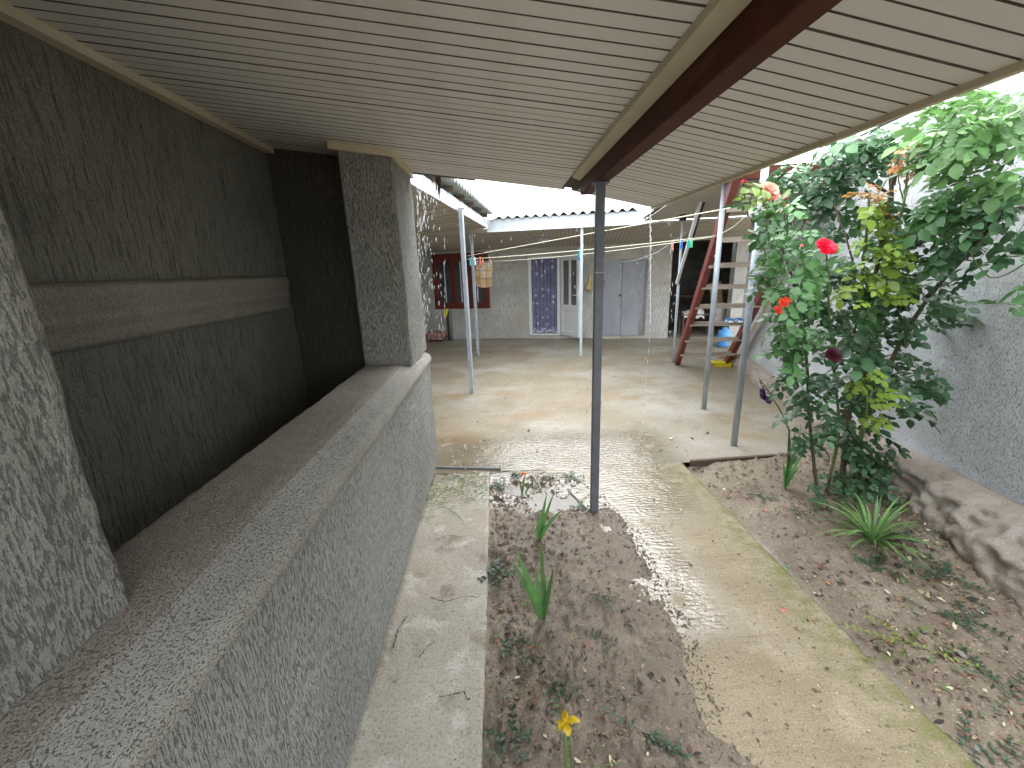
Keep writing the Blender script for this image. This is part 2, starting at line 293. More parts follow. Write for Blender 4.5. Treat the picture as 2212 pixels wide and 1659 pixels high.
class G:
    """collects verts / faces"""
    def __init__(s): s.v = []; s.f = []; s.m = []; s.mi = 0
    def add(s, vs, fs):
        b = len(s.v); s.v += [Vector(q) for q in vs]; s.f += [tuple(b + i for i in f) for f in fs]; s.m += [s.mi] * len(fs); return s
    def box(s, x0, x1, y0, y1, z0, z1, bev=0):
        if bev:
            b = bev; P = []
            for z, i in ((z0, b), (z0 + b, 0), (z1 - b, 0), (z1, b)):
                P += [(x0 + max(i, 0) + (b if i == 0 else 0), y0 + i, z), (x1 - i - (b if i == 0 else 0), y0 + i, z), (x1 - i, y0 + i + (b if i == 0 else 0), z), (x1 - i, y1 - i - (b if i == 0 else 0), z),
                      (x1 - i - (b if i == 0 else 0), y1 - i, z), (x0 + i + (b if i == 0 else 0), y1 - i, z), (x0 + i, y1 - i - (b if i == 0 else 0), z), (x0 + i, y0 + i + (b if i == 0 else 0), z)]
            F = [tuple(reversed(range(8))), tuple(range(24, 32))]
            for r_ in range(3):
                for k in range(8): F.append((r_ * 8 + k, r_ * 8 + (k + 1) % 8, r_ * 8 + 8 + (k + 1) % 8, r_ * 8 + 8 + k))
            return s.add(P, F)
        return s.add([(x0, y0, z0), (x1, y0, z0), (x1, y1, z0), (x0, y1, z0), (x0, y0, z1), (x1, y0, z1), (x1, y1, z1), (x0, y1, z1)],
                     [(3, 2, 1, 0), (4, 5, 6, 7), (0, 1, 5, 4), (1, 2, 6, 5), (2, 3, 7, 6), (3, 0, 4, 7)])
    def bar(s, a, b, w, h, up=(0, 0, 1)):
        a, b = Vector(a), Vector(b); d = (b - a).normalized(); u = Vector(up)
        x = d.cross(u); x = (x if x.length > 1e-4 else Vector((1, 0, 0))).normalized(); y = x.cross(d).normalized(); P = []
        for q in (a, b):
            for i, j in ((-1, -1), (1, -1), (1, 1), (-1, 1)): P.append(q + x * (i * w / 2) + y * (j * h / 2))
        return s.add(P, [(3, 2, 1, 0), (4, 5, 6, 7), (0, 1, 5, 4), (1, 2, 6, 5), (2, 3, 7, 6), (3, 0, 4, 7)])
    def tube(s, pts, rad, k=8, cap=True):
        pts = [Vector(p) for p in pts]; rad = rad if isinstance(rad, (list, tuple)) else [rad] * len(pts); b = len(s.v); P = []
        for i, p in enumerate(pts):
            d = (pts[min(i + 1, len(pts) - 1)] - pts[max(i - 1, 0)]).normalized()
            x = d.cross(Vector((.3, .9, .1))).normalized(); y = d.cross(x)
            for j in range(k): a = 2 * math.pi * j / k; P.append(p + (x * math.cos(a) + y * math.sin(a)) * rad[i])
        F = []
        for i in range(len(pts) - 1):
            for j in range(k): F.append((i * k + j, i * k + (j + 1) % k, (i + 1) * k + (j + 1) % k, (i + 1) * k + j))
        if cap: F += [tuple(reversed(range(k))), tuple((len(pts) - 1) * k + j for j in range(k))]
        return s.add(P, F)
    def lathe(s, prof, c=(0, 0, 0), k=20):
        P = []; F = []
        for r_, z in prof:
            for j in range(k): a = 2 * math.pi * j / k; P.append((c[0] + r_ * math.cos(a), c[1] + r_ * math.sin(a), c[2] + z))
        for i in range(len(prof) - 1):
            for j in range(k): F.append((i * k + j, i * k + (j + 1) % k, (i + 1) * k + (j + 1) % k, (i + 1) * k + j))
        return s.add(P, F)
    def mesh(s, name, mat=None, smooth=False, mats=None): return mesh(name, s.v, s.f, mat, smooth, mats, s.m if mats else None)
    def obj(s, name, mat, parent=None, kind=None, smooth=False, local=False, mats=None): return obj(name, s.mesh(name, mat, smooth, mats), parent, kind, local)

def gridmesh(name, P, mat, parent=None, kind=None, smooth=True, flip=False, mats=None, fm=None, local=False):
    """P: array (a,b,3)"""
    a, b = P.shape[:2]; i = np.arange(a * b).reshape(a, b)
    F = np.stack([i[:-1, :-1], i[1:, :-1], i[1:, 1:], i[:-1, 1:]], -1).reshape(-1, 4)
    if flip: F = F[:, ::-1]
    me = bpy.data.meshes.new(name); me.from_pydata(P.reshape(-1, 3).tolist(), [], F.tolist()); me.update()
    for q in (mats or [mat]): me.materials.append(q)
    if fm is not None: me.polygons.foreach_set('material_index', np.asarray(fm).reshape(-1).astype(np.int32))
    if smooth: me.polygons.foreach_set('use_smooth', [True] * len(me.polygons))
    return obj(name, me, parent, kind, local)
def hfield(name, x0, x1, y0, y1, st, hf, mat, **k):
    xs = np.arange(x0, x1 + st / 2, st); ys = np.arange(y0, y1 + st / 2, st); X, Y = np.meshgrid(xs, ys, indexing='ij')
    Z = hf(X.ravel(), Y.ravel()).reshape(X.shape); return gridmesh(name, np.stack([X, Y, Z], -1), mat, **k)
def resample(pts, st):
    o = [np.array(pts[0], float)]
    for a, b in zip(pts[:-1], pts[1:]):
        a, b = np.array(a, float), np.array(b, float); k = max(1, int(round(np.linalg.norm(b - a) / st)))
        for i in range(1, k + 1): o.append(a + (b - a) * i / k)
    return np.array(o)
def roughwall(prof, ys, amp, sc=(45, 45, 9), seed=0):
    """extrude an x-z outline along y and roughen it with real relief"""
    n_ = len(prof); P = np.zeros((n_, len(ys), 3)); P[:, :, 0] = prof[:, 0:1]; P[:, :, 2] = prof[:, 1:2]; P[:, :, 1] = ys[None, :]
    t = np.gradient(prof, axis=0); nr = np.stack([t[:, 1], -t[:, 0]], -1); nr /= np.linalg.norm(nr, axis=1, keepdims=True) + 1e-9
    N = fbm(P.reshape(-1, 3), sc, 3, seed).reshape(n_, len(ys)); Lw = fbm(P.reshape(-1, 3), (3, 3, 3), 2, seed + 9).reshape(n_, len(ys))
    d = amp * N + amp * 1.2 * Lw
    P[:, :, 0] += nr[:, 0:1] * d; P[:, :, 2] += nr[:, 1:2] * d
    return P
def roughbox(name, x0, x1, y0, y1, z0, z1, st, amp, mat, sc=(45, 45, 9), r=.012, seed=3, parent=None):
    """vertical rendered pillar: rounded rectangle plan, roughened"""
    pl = [(x0 + r, y0), (x1 - r, y0), (x1, y0 + r), (x1, y1 - r), (x1 - r, y1), (x0 + r, y1), (x0, y1 - r), (x0, y0 + r), (x0 + r, y0)]
    pl = resample(pl, st); zs = np.arange(z0, z1 + st, st); t = np.gradient(pl, axis=0); nr = np.stack([t[:, 1], -t[:, 0]], -1); nr /= np.linalg.norm(nr, axis=1, keepdims=True) + 1e-9; nr[-1] = nr[0]
    P = np.zeros((len(pl), len(zs), 3)); P[:, :, 0] = pl[:, 0:1]; P[:, :, 1] = pl[:, 1:2]; P[:, :, 2] = zs[None]
    N = (fbm(P.reshape(-1, 3), sc, 3, seed) + fbm(P.reshape(-1, 3), (4, 4, 2), 2, seed + 5)).reshape(len(pl), len(zs)) * amp; N[-1] = N[0]
    P[:, :, 0] += nr[:, 0:1] * N; P[:, :, 1] += nr[:, 1:2] * N
    return gridmesh(name, P, mat, parent=parent)

# ================================================================== GROUND
def yard_h(X, Y):
    P = np.stack([X, Y, 0 * X], -1); return .008 * fbm(P, (.8, .8, 1), 2, 3) * np.clip((Y - 3.1) / .6, 0, 1) + .0015 * fbm(P, (9, 9, 1), 2, 4)
hfield('yard_floor', -3.2, 6.8, 3.12, 13.2, .06, yard_h, m_yard, kind='structure')
base = G().box(-60, 60, -60, 60, -.35, -.3).obj('ground', m_soil, kind='structure')
_by = np.array([-2, .92, 1.08, 1.2, 1.42, 1.85, 2.2, 2.5, 2.75, 3.05]); _bx = np.array([.8, .76, .66, .7, .745, .735, .73, .68, .6, .45])
def mud_edge(Y): return np.interp(Y, _by, _bx)
def path_h(X, Y):
    P = np.stack([X, Y, 0 * X], -1); h = .0015 * fbm(P, (9, 9, 1), 2, 5) + .0008 * fbm(P, (3, 40, 1), 2, 15)
    ed = 1.475 + .012 * fbm(P, (.1, 3, 1), 3, 8); h = h - np.clip((mud_edge(Y) - .13 - X) * 2, 0, .1) * np.clip((3.1 - Y) / .05, 0, 1); return np.where(X > ed, h - np.clip((X - ed) * 3, 0, .12), h)
hfield('garden_path', .3, 1.53, -2.4, 3.12, .015, path_h, m_path, kind='structure')
def mud_h(X, Y):
    P = np.stack([X, Y, 0 * X], -1); e = mud_edge(Y) + .035 * fbm(P, (5, 5, 1), 5, 21) + .012 * fbm(P, (40, 40, 1), 2, 22)
    cl = np.clip(fbm(P, (22, 22, 1), 3, 31), 0, 2) * .022 + .006 * fbm(P, (60, 60, 1), 2, 33)
    h = -.028 + .03 * np.clip((X + .1) / .6, 0, 1) + .013 * fbm(P, (4, 4, 1), 2, 30) + cl * np.clip((e - X) / .12, .05, 1) * np.clip(1.25 - X * .9, .2, 1)
    pud = np.exp(-(((X - .47) / .2) ** 2 + ((Y - 2.63) / .13) ** 2)); pud2 = np.exp(-(((X - .1) / .17) ** 2 + ((Y - 2.84) / .09) ** 2))
    h = h - .04 * pud - .03 * pud2; t = np.clip((X - e) / .09, 0, 1)
    t2 = np.clip((Y - 2.98) / .1, 0, 1); h = h * (1 - t) + t * -.03 + .004 * (1 - t); return h * (1 - t2) + t2 * -.004
hfield('mud_bed', -.118, .95, -2.4, 3.12, .012, mud_h, m_mud, kind='structure')
def bed_h(X, Y):
    P = np.stack([X, Y, 0 * X], -1); cl = np.clip(fbm(P, (20, 20, 1), 3, 41), 0, 2) * .016 + .006 * fbm(P, (55, 55, 1), 2, 43)
    return -.05 + .065 * np.clip((X - 1.5) / .25, 0, 1) + .05 * np.clip((X - 2.0) / .8, 0, 1) + .02 * fbm(P, (2.5, 2.5, 1), 2, 40) * np.clip((X - 1.5) / .2, .1, 1) + cl * np.clip((X - 1.5) / .15, .1, 1)
hfield('soil_bed', 1.46, 3.2, -2.4, 3.12, .016, bed_h, m_soil, kind='structure')
def table(hf, x0, x1, y0, y1, st):
    xs = np.arange(x0, x1 + st, st); ys = np.arange(y0, y1 + st, st); X, Y = np.meshgrid(xs, ys, indexing='ij'); T = hf(X.ravel(), Y.ravel()).reshape(X.shape).tolist(); nx_, ny_ = len(xs), len(ys)
    def f(x, y):
        i = min(max(int(round((x - x0) / st)), 0), nx_ - 1); j = min(max(int(round((y - y0) / st)), 0), ny_ - 1); return T[i][j]
    return f
bz = table(bed_h, 1.4, 3.3, -.5, 3.2, .012); mz = table(mud_h, -.14, 1.0, -.5, 3.2, .008)
# puddles
def puddle(name, cx, cy, rx, ry, z, seed):
    k = 40; P = [(cx, cy, z)]
    for i in range(k):
        a = 2 * math.pi * i / k; q = 1 + .3 * math.sin(2 * a + seed) + .14 * math.sin(5 * a + seed * 2) + .06 * math.sin(9 * a); P.append((cx + rx * q * math.cos(a), cy + ry * q * math.sin(a), z))
    o = obj(name, mesh(name, P, [(0, i + 1, (i + 1) % k + 1) for i in range(k)], m_water, True), kind='structure')
puddle('puddle', .43, 2.63, .27, .19, -.012, 1); puddle('puddle', .1, 2.84, .25, .13, -.027, 3)
# cement ledge along the low wall
def strip_prof():
    return np.array([(-.60, -.02)] + [(-.58 + .452 * i / 34, .0) for i in range(1, 34)] + [(-.124, .0), (-.118, -.006), (-.117, -.03), (-.117, -.08)])
ys = np.arange(-2.4, 3.21, .015); P = roughwall(strip_prof(), ys, .0022, (16, 16, 16), 60)
gridmesh('cement_ledge', P, m_strip, kind='structure', flip=True)
def crack(pts, w, z):
    g_ = G(); q = []
    for (u, v) in pts: q.append(gz(u, v, z))
    for i in range(len(q) - 1):
        k = 4
        for j in range(k):
            a = q[i].lerp(q[i + 1], j / k); b = q[i].lerp(q[i + 1], (j + 1) / k); a = a + Vector((random.uniform(-1, 1), random.uniform(-1, 1), 0)) * .004 if j else a
            ww = w * random.uniform(.5, 1.3); d = (b - a).normalized(); nn_ = Vector((-d.y, d.x, 0)) * ww; g_.add([a - nn_, b - nn_ * .8, b + nn_ * .8, a + nn_], [(0, 1, 2, 3)])
    return g_
g_ = G()
for pts in ([(950, 1506), (975, 1500), (1003, 1494), (1010, 1512), (1016, 1508)], [(1000, 1125), (985, 1110), (960, 1095), (940, 1098)], [(935, 1170), (965, 1155), (1000, 1160)], [(905, 1420), (925, 1395), (940, 1385)], [(930, 1290), (960, 1300), (1000, 1288), (1035, 1290)], [(880, 1330), (860, 1360), (850, 1400)], [(955, 1020), (1000, 1035), (1058, 1055)]):
    c_ = crack(pts, .0028, .012); g_.add(c_.v, c_.f)
g_.obj('ledge_cracks', m_gap, kind='stuff')
# rims between yard and beds
o = G().bar(gz(1492, 1001, .015), gz(1755, 982, .015), .03, .05).obj('bed_edging', m_oldwood); tag(o, 'dark wooden edging board between the yard and the rose bed', 'edging')
o = G().bar((-.57, 3.235, .008), (-.03, 3.15, .006), .018, .02).obj('drain_bar', m_grey_pipe); tag(o, 'thin dark metal bar lying across the end of the cement ledge', 'metal bar')

# ================================================================== LOW WALL, PILLARS, PASSAGE
prof = resample([(-.925, -.1), (-.925, .985), (-.91, 1.0), (-.69, 1.0), (-.66, .993), (-.58, .945), (-.562, .915), (-.565, .885), (-.582, .872), (-.582, -.03)], .0125)
ys = np.arange(-2.2, 3.425, .0125); P = roughwall(prof, ys, .0024, (38, 38, 14), 70)
LW = root('low_wall', (-.75, 3.0, 0), 'long low parapet wall in rough grey plaster with a worn reddish cement coping', 'wall')
top = (prof[:, 1] > .872); k0 = np.where(top)[0][0]; k1 = np.where(top)[0][-1]; k0 = min(k0, np.where(prof[:, 1] > .97)[0][0])
kb = np.where(prof[:, 0] > -.67)[0][0]; gridmesh('coping', P[k0:kb + 1], m_coping, parent=LW, flip=True); gridmesh('coping_edge', P[kb:k1 + 1], m_bevel, parent=LW, flip=True)
gridmesh('wall_face', P[k1:], m_plaster, parent=LW, flip=True)
gridmesh('wall_back', P[:k0 + 1, ::6], m_dark, parent=LW, flip=True); G().box(-.93, -.9, -2.2, 3.42, -1.9, -.08).obj('footing', m_dark_shaded, LW)
e = P[:, -1]; me = mesh('wall_end', [(float(a), float(b), float(c)) for a, b, c in e], [tuple(range(len(e)))], m_plaster); obj('wall_end', me, LW)
lz = lambda x: 2.15 + .1377 * (.575 - x)
pn = root('pillar', (-.75, 2.82, 1.0), 'rough grey plastered pillar at the far end of the low wall', 'pillar')
roughbox('shaft', -.922, -.596, 2.82, 3.418, .99, 2.36, .0125, .004, m_pillar, seed=11, parent=pn)
g_ = G()
for a, b in (((-.59, 2.80), (-.59, 3.43)),): g_.bar((a[0], a[1], lz(-.59) - .022), (b[0], b[1], lz(-.59) - .022), .024, .04)
g_.obj('cornice_trim', m_cream, pn)
G().bar((-.96, 2.806, lz(-.96) - .022), (-.578, 2.806, lz(-.578) - .022), .024, .04).obj('cornice_trim', m_cream, pn)
pr_ = root('pillar', (-.83, .2, 1.0), 'rough grey plastered pillar close on the left, cut by the picture edge', 'pillar')
roughbox('shaft', -1.05, -.742, -.45, .716, .985, 2.36, .012, .0045, m_pillar, seed=23, parent=pr_)
# passage wall
prof = resample([(-1.5, -1.9), (-1.5, 2.46)], .02)
ys = np.arange(-2.5, 3.2, .02); P = roughwall(prof, ys, .0022, (30, 30, 8), 80)
PW = root('passage_wall', (-1.5, 1, 0), 'dark plastered house wall with a moulded cement band, behind the parapet', 'wall')
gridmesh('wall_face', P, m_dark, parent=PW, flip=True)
mp_ = resample([(-1.51, 1.37), (-1.487, 1.375), (-1.47, 1.39), (-1.466, 1.41), (-1.475, 1.43), (-1.468, 1.45), (-1.46, 1.47), (-1.462, 1.5), (-1.455, 1.52), (-1.445, 1.56), (-1.45, 1.59), (-1.47, 1.603), (-1.51, 1.606)], .008)
P = roughwall(mp_, np.arange(-2.5, 3.12, .03), .0014, (10, 10, 10), 85); P[:, -1, 0] = -1.51; gridmesh('moulded_band', P, m_band, parent=PW, flip=True)
G().box(-2.5, -.93, 3.17, 3.28, -1.9, 2.6).obj('end_wall', m_dark_shaded, PW)
G().bar((-1.47, -2.5, lz(-1.47) - .012), (-1.47, 3.2, lz(-1.47) - .012), .05, .05).obj('cornice_trim', m_cream, PW)
G().box(-1.7, -.6, -2.5, 3.2, -1.9, -1.85).obj('passage_floor', m_dark, kind='structure')  # unseen floor, sunk low so less light bounces up the passage
G().box(-1.7, -.93, -1.3, -1.2, -1.9, 2.6).obj('end_wall', m_dark, PW)  # unseen wall added behind the camera to keep the passage dark
# black strap end near the bottom-left corner of the coping
# ================================================================== VERANDA CEILING
VC = bpy.data.objects.new('veranda_ceiling', None); COL.objects.link(VC); VC['kind'] = 'structure'; VC.location = (.57, 1, 2.15)
YF = 3.42; PIT = .1345
def plankmesh(x0, x1, zf, w):
    g_ = G(); n_ = w - .003; h = .014
    # two raised pads with a shallow V groove between them
    y = [0, .003, n_ / 2 - .0042, n_ / 2 - .0025, n_ / 2 + .0025, n_ / 2 + .0042, n_ - .003, n_]; d = [.010, 0, 0, .011, .011, 0, 0, .010]
    for x in (x0, x1): g_.v += [Vector((x, yy, zf(x) + dd)) for yy, dd in zip(y, d)] + [Vector((x, n_, zf(x) + h)), Vector((x, 0, zf(x) + h))]
    k = 10; g_.f += [(i, (i + 1) % k, k + (i + 1) % k, k + i) for i in range(k)] + [tuple(reversed(range(k))), tuple(range(k, 2 * k))]
    g_.m = [1 if i in (0, 2, 3, 4, 6, 7, 9) else 0 for i in range(len(g_.f))]; return g_.mesh('ceiling_plank', mats=[m_pvc, m_groove_shade])
rzf = lambda x: 2.145 - .217 * (x - .6)
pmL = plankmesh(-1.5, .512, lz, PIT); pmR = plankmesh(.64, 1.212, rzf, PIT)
y = YF - PIT; k = 0
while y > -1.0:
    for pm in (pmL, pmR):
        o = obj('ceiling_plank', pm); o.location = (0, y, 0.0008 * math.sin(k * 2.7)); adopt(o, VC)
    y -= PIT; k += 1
g_ = G(); g_.add([(-1.7, -1.06, lz(-1.7) + .018), (.56, -1.06, lz(.56) + .018), (.56, YF - .01, lz(.56) + .018), (-1.7, YF - .01, lz(-1.7) + .018)], [(3, 2, 1, 0)])
g_.add([(.56, -1.06, rzf(.56) + .018), (1.205, -1.06, rzf(1.205) + .018), (1.205, YF - .01, rzf(1.205) + .018), (.56, YF - .01, rzf(.56) + .018)], [(3, 2, 1, 0)])
g_.obj('ceiling_backing', m_gap, VC)
VR = root('veranda_roof', (0, 1, 2.3), 'thin sheet roof over the panelled veranda ceiling', 'roof')
g_ = G(); g_.add([(-1.8, -1.1, lz(-1.8) + .06), (.6, -1.1, lz(.6) + .05), (1.26, -1.1, rzf(1.26) + .05), (1.26, YF + .03, rzf(1.26) + .05), (.6, YF + .03, lz(.6) + .05), (-1.8, YF + .03, lz(-1.8) + .06)], [(0, 1, 4, 5), (1, 2, 3, 4)])
g_.obj('roof_sheet', m_fascia, VR)
G().bar((1.22, -1.06, rzf(1.22) + .008), (1.22, YF, rzf(1.22) + .008), .02, .05).obj('eave_trim', m_cream, VR)
G().bar((1.245, -1.06, rzf(1.245) + .03), (1.245, YF, rzf(1.245) + .03), .01, .02).obj('drip_edge', m_galv, VR)
g_ = G(); g_.bar((.55, YF + .004, lz(.55) + .03), (-.95, YF + .004, lz(-.95) + .03), .008, .05); g_.bar((.6, YF + .004, rzf(.6) + .03), (1.23, YF + .004, rzf(1.23) + .03), .008, .05); g_.obj('front_trim', m_cream, VR)
G().bar((-.6, YF + .016, lz(-.6) + .016), (-.12, YF + .016, lz(-.12) + .018), .006, .05).obj('gutter_lip', m_grey_pipe, VR)
BM = root('ceiling_beam', (.59, 1, 2.08), 'dark brown steel beam under the veranda ceiling with a cream edge strip', 'beam')
G().box(.556, .632, -1.06, 2.87, 2.032, 2.14, .004).obj('steel_beam', m_brown, BM)
G().add([(.505, -1.06, 2.135), (.553, -1.06, 2.115), (.553, 2.86, 2.115), (.505, 2.86, 2.135), (.505, -1.06, 2.165), (.553, -1.06, 2.165), (.553, 2.86, 2.165), (.505, 2.86, 2.165)], [(3, 2, 1, 0), (4, 5, 6, 7), (0, 1, 5, 4), (1, 2, 6, 5), (2, 3, 7, 6), (3, 0, 4, 7)]).obj('cream_strip', m_cream, BM)
# rag and splinter hanging from the roof corner
g_ = G(); a = at(944, 378, 3.45)
for dx, L1 in ((0, .16), (.008, .2), (-.012, .12), (.018, .1)):
    g_.tube([a + Vector((dx, 0, .02)), a + Vector((dx + .004, .01, -L1 * .4)), a + Vector((dx - .002, .012, -L1 * .8)), a + Vector((dx + .012 * (1 if dx > 0 else -1), .01, -L1))], [.006, .006, .004, .001], 5)
o = g_.obj('hanging_rag', m_oldwood); tag(o, 'tattered brown twine hanging from the corner of the veranda roof', 'twine')

# ================================================================== POSTS
def sqpost(x, y, z1, w, mat, label, rz=0, name='post', z0=-.03):
    r_ = root(name, (x, y, 0), label, 'post', rz, 'steel posts of the verandas')
    G().box(-w / 2, w / 2, -w / 2, w / 2, z0, z1, w * .08).obj('shaft', mat, r_, local=True)
    G().box(-w * .9, w * .9, -w * .7, w * .7, z1 - .006, z1).obj('top_plate', mat, r_, local=True); return r_
cp = sqpost(.588, 2.463, 2.031, .05, m_post, 'dark grey square steel post in the middle holding up the brown beam', R(-4))
G().box(-.03, .03, -.033, -.026, 1.555, 1.563).obj('tie_wire', m_wire, cp, local=True)
sqpost(-.388, 5.402, 2.31, .052, m_galv, 'grey square post at the left of the yard with the clothes pegs beside it', BA)
sqpost(-.41, 7.96, 2.27, .05, m_galv, 'thin grey post in front of the red window, behind the towel', BA)
sqpost(1.501, 7.557, 2.27, .046, m_wpost, 'white painted post beside the open white door', BA)
def pipepost(x, y, z1, r, mat, label, dx=0, dy=0):
    r_ = root('pipe_post', (x, y, 0), label, 'post', 0, 'steel posts of the verandas'); g_ = G()
    g_.tube([(0, 0, -.03), (dx * .5, dy * .5, z1 / 2), (dx, dy, z1)], r, 16); g_.obj('shaft', mat, r_, smooth=True, local=True)
    return r_
pm_ = pipepost(2.269, 4.39, 2.42, .026, m_galv, 'round steel pipe post in front of the ladder, the farther of two', -.02, -.05)
pn_ = pipepost(2.063, 3.401, 2.3, .027, m_galv, 'round steel pipe post nearest the rose bush with foliage round its top', .01, .02)
G().tube([(-.012, -.02, 1.635), (-.012, -.02, 1.655)], .031, 12).obj('rope_wrap', m_wire, pm_, local=True)
G().tube([(.005, .01, 1.02), (.005, .01, 1.035)], .031, 12).obj('wire_wrap', m_wire, pn_, local=True)
rp_ = pipepost(2.857, 6.658, 2.27, .021, m_wpost, 'thin white pipe post beside the foot of the ladder')
G().box(-.04, .03, -.05, .05, 2.2, 2.32).obj('beam_end', m_brown, rp_, local=True)
# ================================================================== BACK BUILDING
def wall_open(x0, x1, z0, z1, ops, th, yoff=0):
    xs = sorted({x0, x1, *[q for o_ in ops for q in o_[:2]]}); zs = sorted({z0, z1, *[q for o_ in ops for q in o_[2:]]}); g_ = G()
    def solid(i, j):
        if i < 0 or j < 0 or i >= len(xs) - 1 or j >= len(zs) - 1: return False
        cx, cz = (xs[i] + xs[i + 1]) / 2, (zs[j] + zs[j + 1]) / 2; return not any(a < cx < b and c < cz < d for a, b, c, d in ops)
    for i in range(len(xs) - 1):
        for j in range(len(zs) - 1):
            if not solid(i, j): continue
            a, b, c, d = xs[i], xs[i + 1], zs[j], zs[j + 1]; y0, y1 = yoff, yoff + th
            g_.add([(a, y0, c), (b, y0, c), (b, y0, d), (a, y0, d)], [(0, 1, 2, 3)]); g_.add([(a, y1, c), (b, y1, c), (b, y1, d), (a, y1, d)], [(3, 2, 1, 0)])
            if not solid(i - 1, j): g_.add([(a, y0, c), (a, y0, d), (a, y1, d), (a, y1, c)], [(0, 1, 2, 3)])
            if not solid(i + 1, j): g_.add([(b, y0, c), (b, y0, d), (b, y1, d), (b, y1, c)], [(3, 2, 1, 0)])
            if not solid(i, j - 1): g_.add([(a, y0, c), (b, y0, c), (b, y1, c), (a, y1, c)], [(3, 2, 1, 0)])
            if not solid(i, j + 1): g_.add([(a, y0, d), (b, y0, d), (b, y1, d), (a, y1, d)], [(0, 1, 2, 3)])
    return g_
HB = root('back_house', BO, 'single storey rendered house across the back of the yard', 'house', BA)
WX0, WX1, WZ0, WZ1 = -1.045, .305, .715, 1.975
wall_open(-3.0, 4.28, -.05, 2.3, [(WX0, WX1, WZ0, WZ1), (1.215, 1.925, .08, 1.835), (2.75, 3.8, .055, 1.705)], .24).obj('wall', m_back, HB, local=True)
# window
wf = G()
for a in ((WX0, WX0 + .09), (WX1 - .09, WX1)): wf.box(a[0], a[1], -.02, .1, WZ0, WZ1, .006)
wf.box(WX0 + .09, WX1 - .09, -.02, .1, WZ0, WZ0 + .09, .006); wf.box(WX0 + .09, WX1 - .09, -.02, .1, WZ1 - .1, WZ1, .006)
win = wf.obj('window', m_redwin, HB, local=True)
iw = (WX1 - WX0 - .18) / 3
for i in range(3):
    a = WX0 + .09 + iw * i; g_ = G(); g_.box(a + .002, a + .05, .0, .07, WZ0 + .092, WZ1 - .102); g_.box(a + iw - .05, a + iw - .002, .0, .07, WZ0 + .092, WZ1 - .102)
    g_.box(a + .05, a + iw - .05, .002, .068, WZ0 + .092, WZ0 + .15); g_.box(a + .05, a + iw - .05, .002, .068, WZ1 - .18, WZ1 - .102)
    # arched top corners
    for sx in (0, 1):
        for q in range(5):
            t0, t1 = q / 5 * math.pi / 2, (q + 1) / 5 * math.pi / 2; cx = a + (.05 if sx == 0 else iw - .05); sg = 1 if sx == 0 else -1; r_ = .12; zt = WZ1 - .18
            g_.add([(cx, .01, zt), (cx + sg * r_ * (1 - math.cos(t0)), .01, zt - r_ * (1 - math.sin(t0))), (cx + sg * r_ * (1 - math.cos(t1)), .01, zt - r_ * (1 - math.sin(t1)))], [(0, 1, 2)])
    G().box(a + .05, a + iw - .05, .036, .042, WZ0 + .15, WZ1 - .18).obj('pane', m_glass, win, local=True)
    sh = g_.obj('sash', m_redwin, win, local=True)
    G().box(a + iw * .45, a + iw * .45 + .022, .025, .035, WZ0 + .15, WZ1 - .18).obj('glazing_bar', m_white, win, local=True)
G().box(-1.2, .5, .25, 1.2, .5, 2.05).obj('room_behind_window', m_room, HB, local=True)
# white door frame, curtain, leaf
g_ = G(); g_.box(1.216, 1.285, -.015, .06, .08, 1.834, .004); g_.box(1.862, 1.924, -.015, .06, .08, 1.834, .004); g_.box(1.285, 1.862, -.015, .06, 1.775, 1.834, .004); g_.box(1.285, 1.862, -.03, .06, .08, .115)
dfr = g_.obj('door_frame', m_white, HB, local=True)
nx, nzz = 90, 30; xs = np.linspace(1.29, 1.858, nx); zs = np.linspace(.125, 1.78, nzz); X, Z = np.meshgrid(xs, zs, indexing='ij')
Y = .035 + .013 * np.sin(X * 75 + .6 * np.sin(Z * 3)) + .006 * np.sin(X * 33 + Z * 2); Z = Z + np.where(Z < .2, .012 * np.abs(np.sin(X * 42)), 0)
cur = gridmesh('curtain', np.stack([X, Y, Z], -1), m_curtain, flip=False, local=True); cur.location = BO; cur.rotation_euler = (0, 0, BA)
cur.name = 'door_curtain'; tag(cur, 'dark voile curtain with white flowers and a lace hem hanging in the doorway', 'curtain')
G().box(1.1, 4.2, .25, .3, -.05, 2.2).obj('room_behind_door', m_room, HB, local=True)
# leaf opens outwards: hinge at local x=1.93
fre = BO.copy(); Rz = Matrix.Rotation(BA, 3, 'Z'); hinge = Vector((1.935, -.03, 0))
DL = bpy.data.objects.new('door', None); COL.objects.link(DL); DL.parent = HB; DL.location = hinge; DL.rotation_euler = (0, 0, R(-48))
Wd = .64
g_ = G(); g_.box(0, .085, 0, .06, .1, 1.81, .005); g_.box(Wd - .085, Wd, 0, .06, .1, 1.81, .005)
for a, b in ((.1, .2), (.66, .78), (1.72, 1.81)): g_.box(.085, Wd - .085, .001, .059, a, b, .004)
g_.box(Wd / 2 - .03, Wd / 2 + .03, .002, .058, .78, 1.72, .004); g_.obj('leaf_frame', m_white, DL, local=True)
G().box(.085, Wd - .085, .018, .04, .2, .66).obj('panel', m_white, DL, local=True)
for a, b in ((.085, Wd / 2 - .03), (Wd / 2 + .03, Wd - .085)): G().box(a, b, .025, .033, .78, 1.72).obj('pane', m_glass2, DL, local=True)
g_ = G(); g_.box(Wd - .06, Wd - .025, -.012, 0, .86, 1.06, .004); g_.box(Wd - .15, Wd - .03, -.045, -.028, .99, 1.008, .004); g_.box(Wd - .05, Wd - .035, -.04, -.005, .99, 1.008); g_.obj('handle', m_white, DL, local=True)
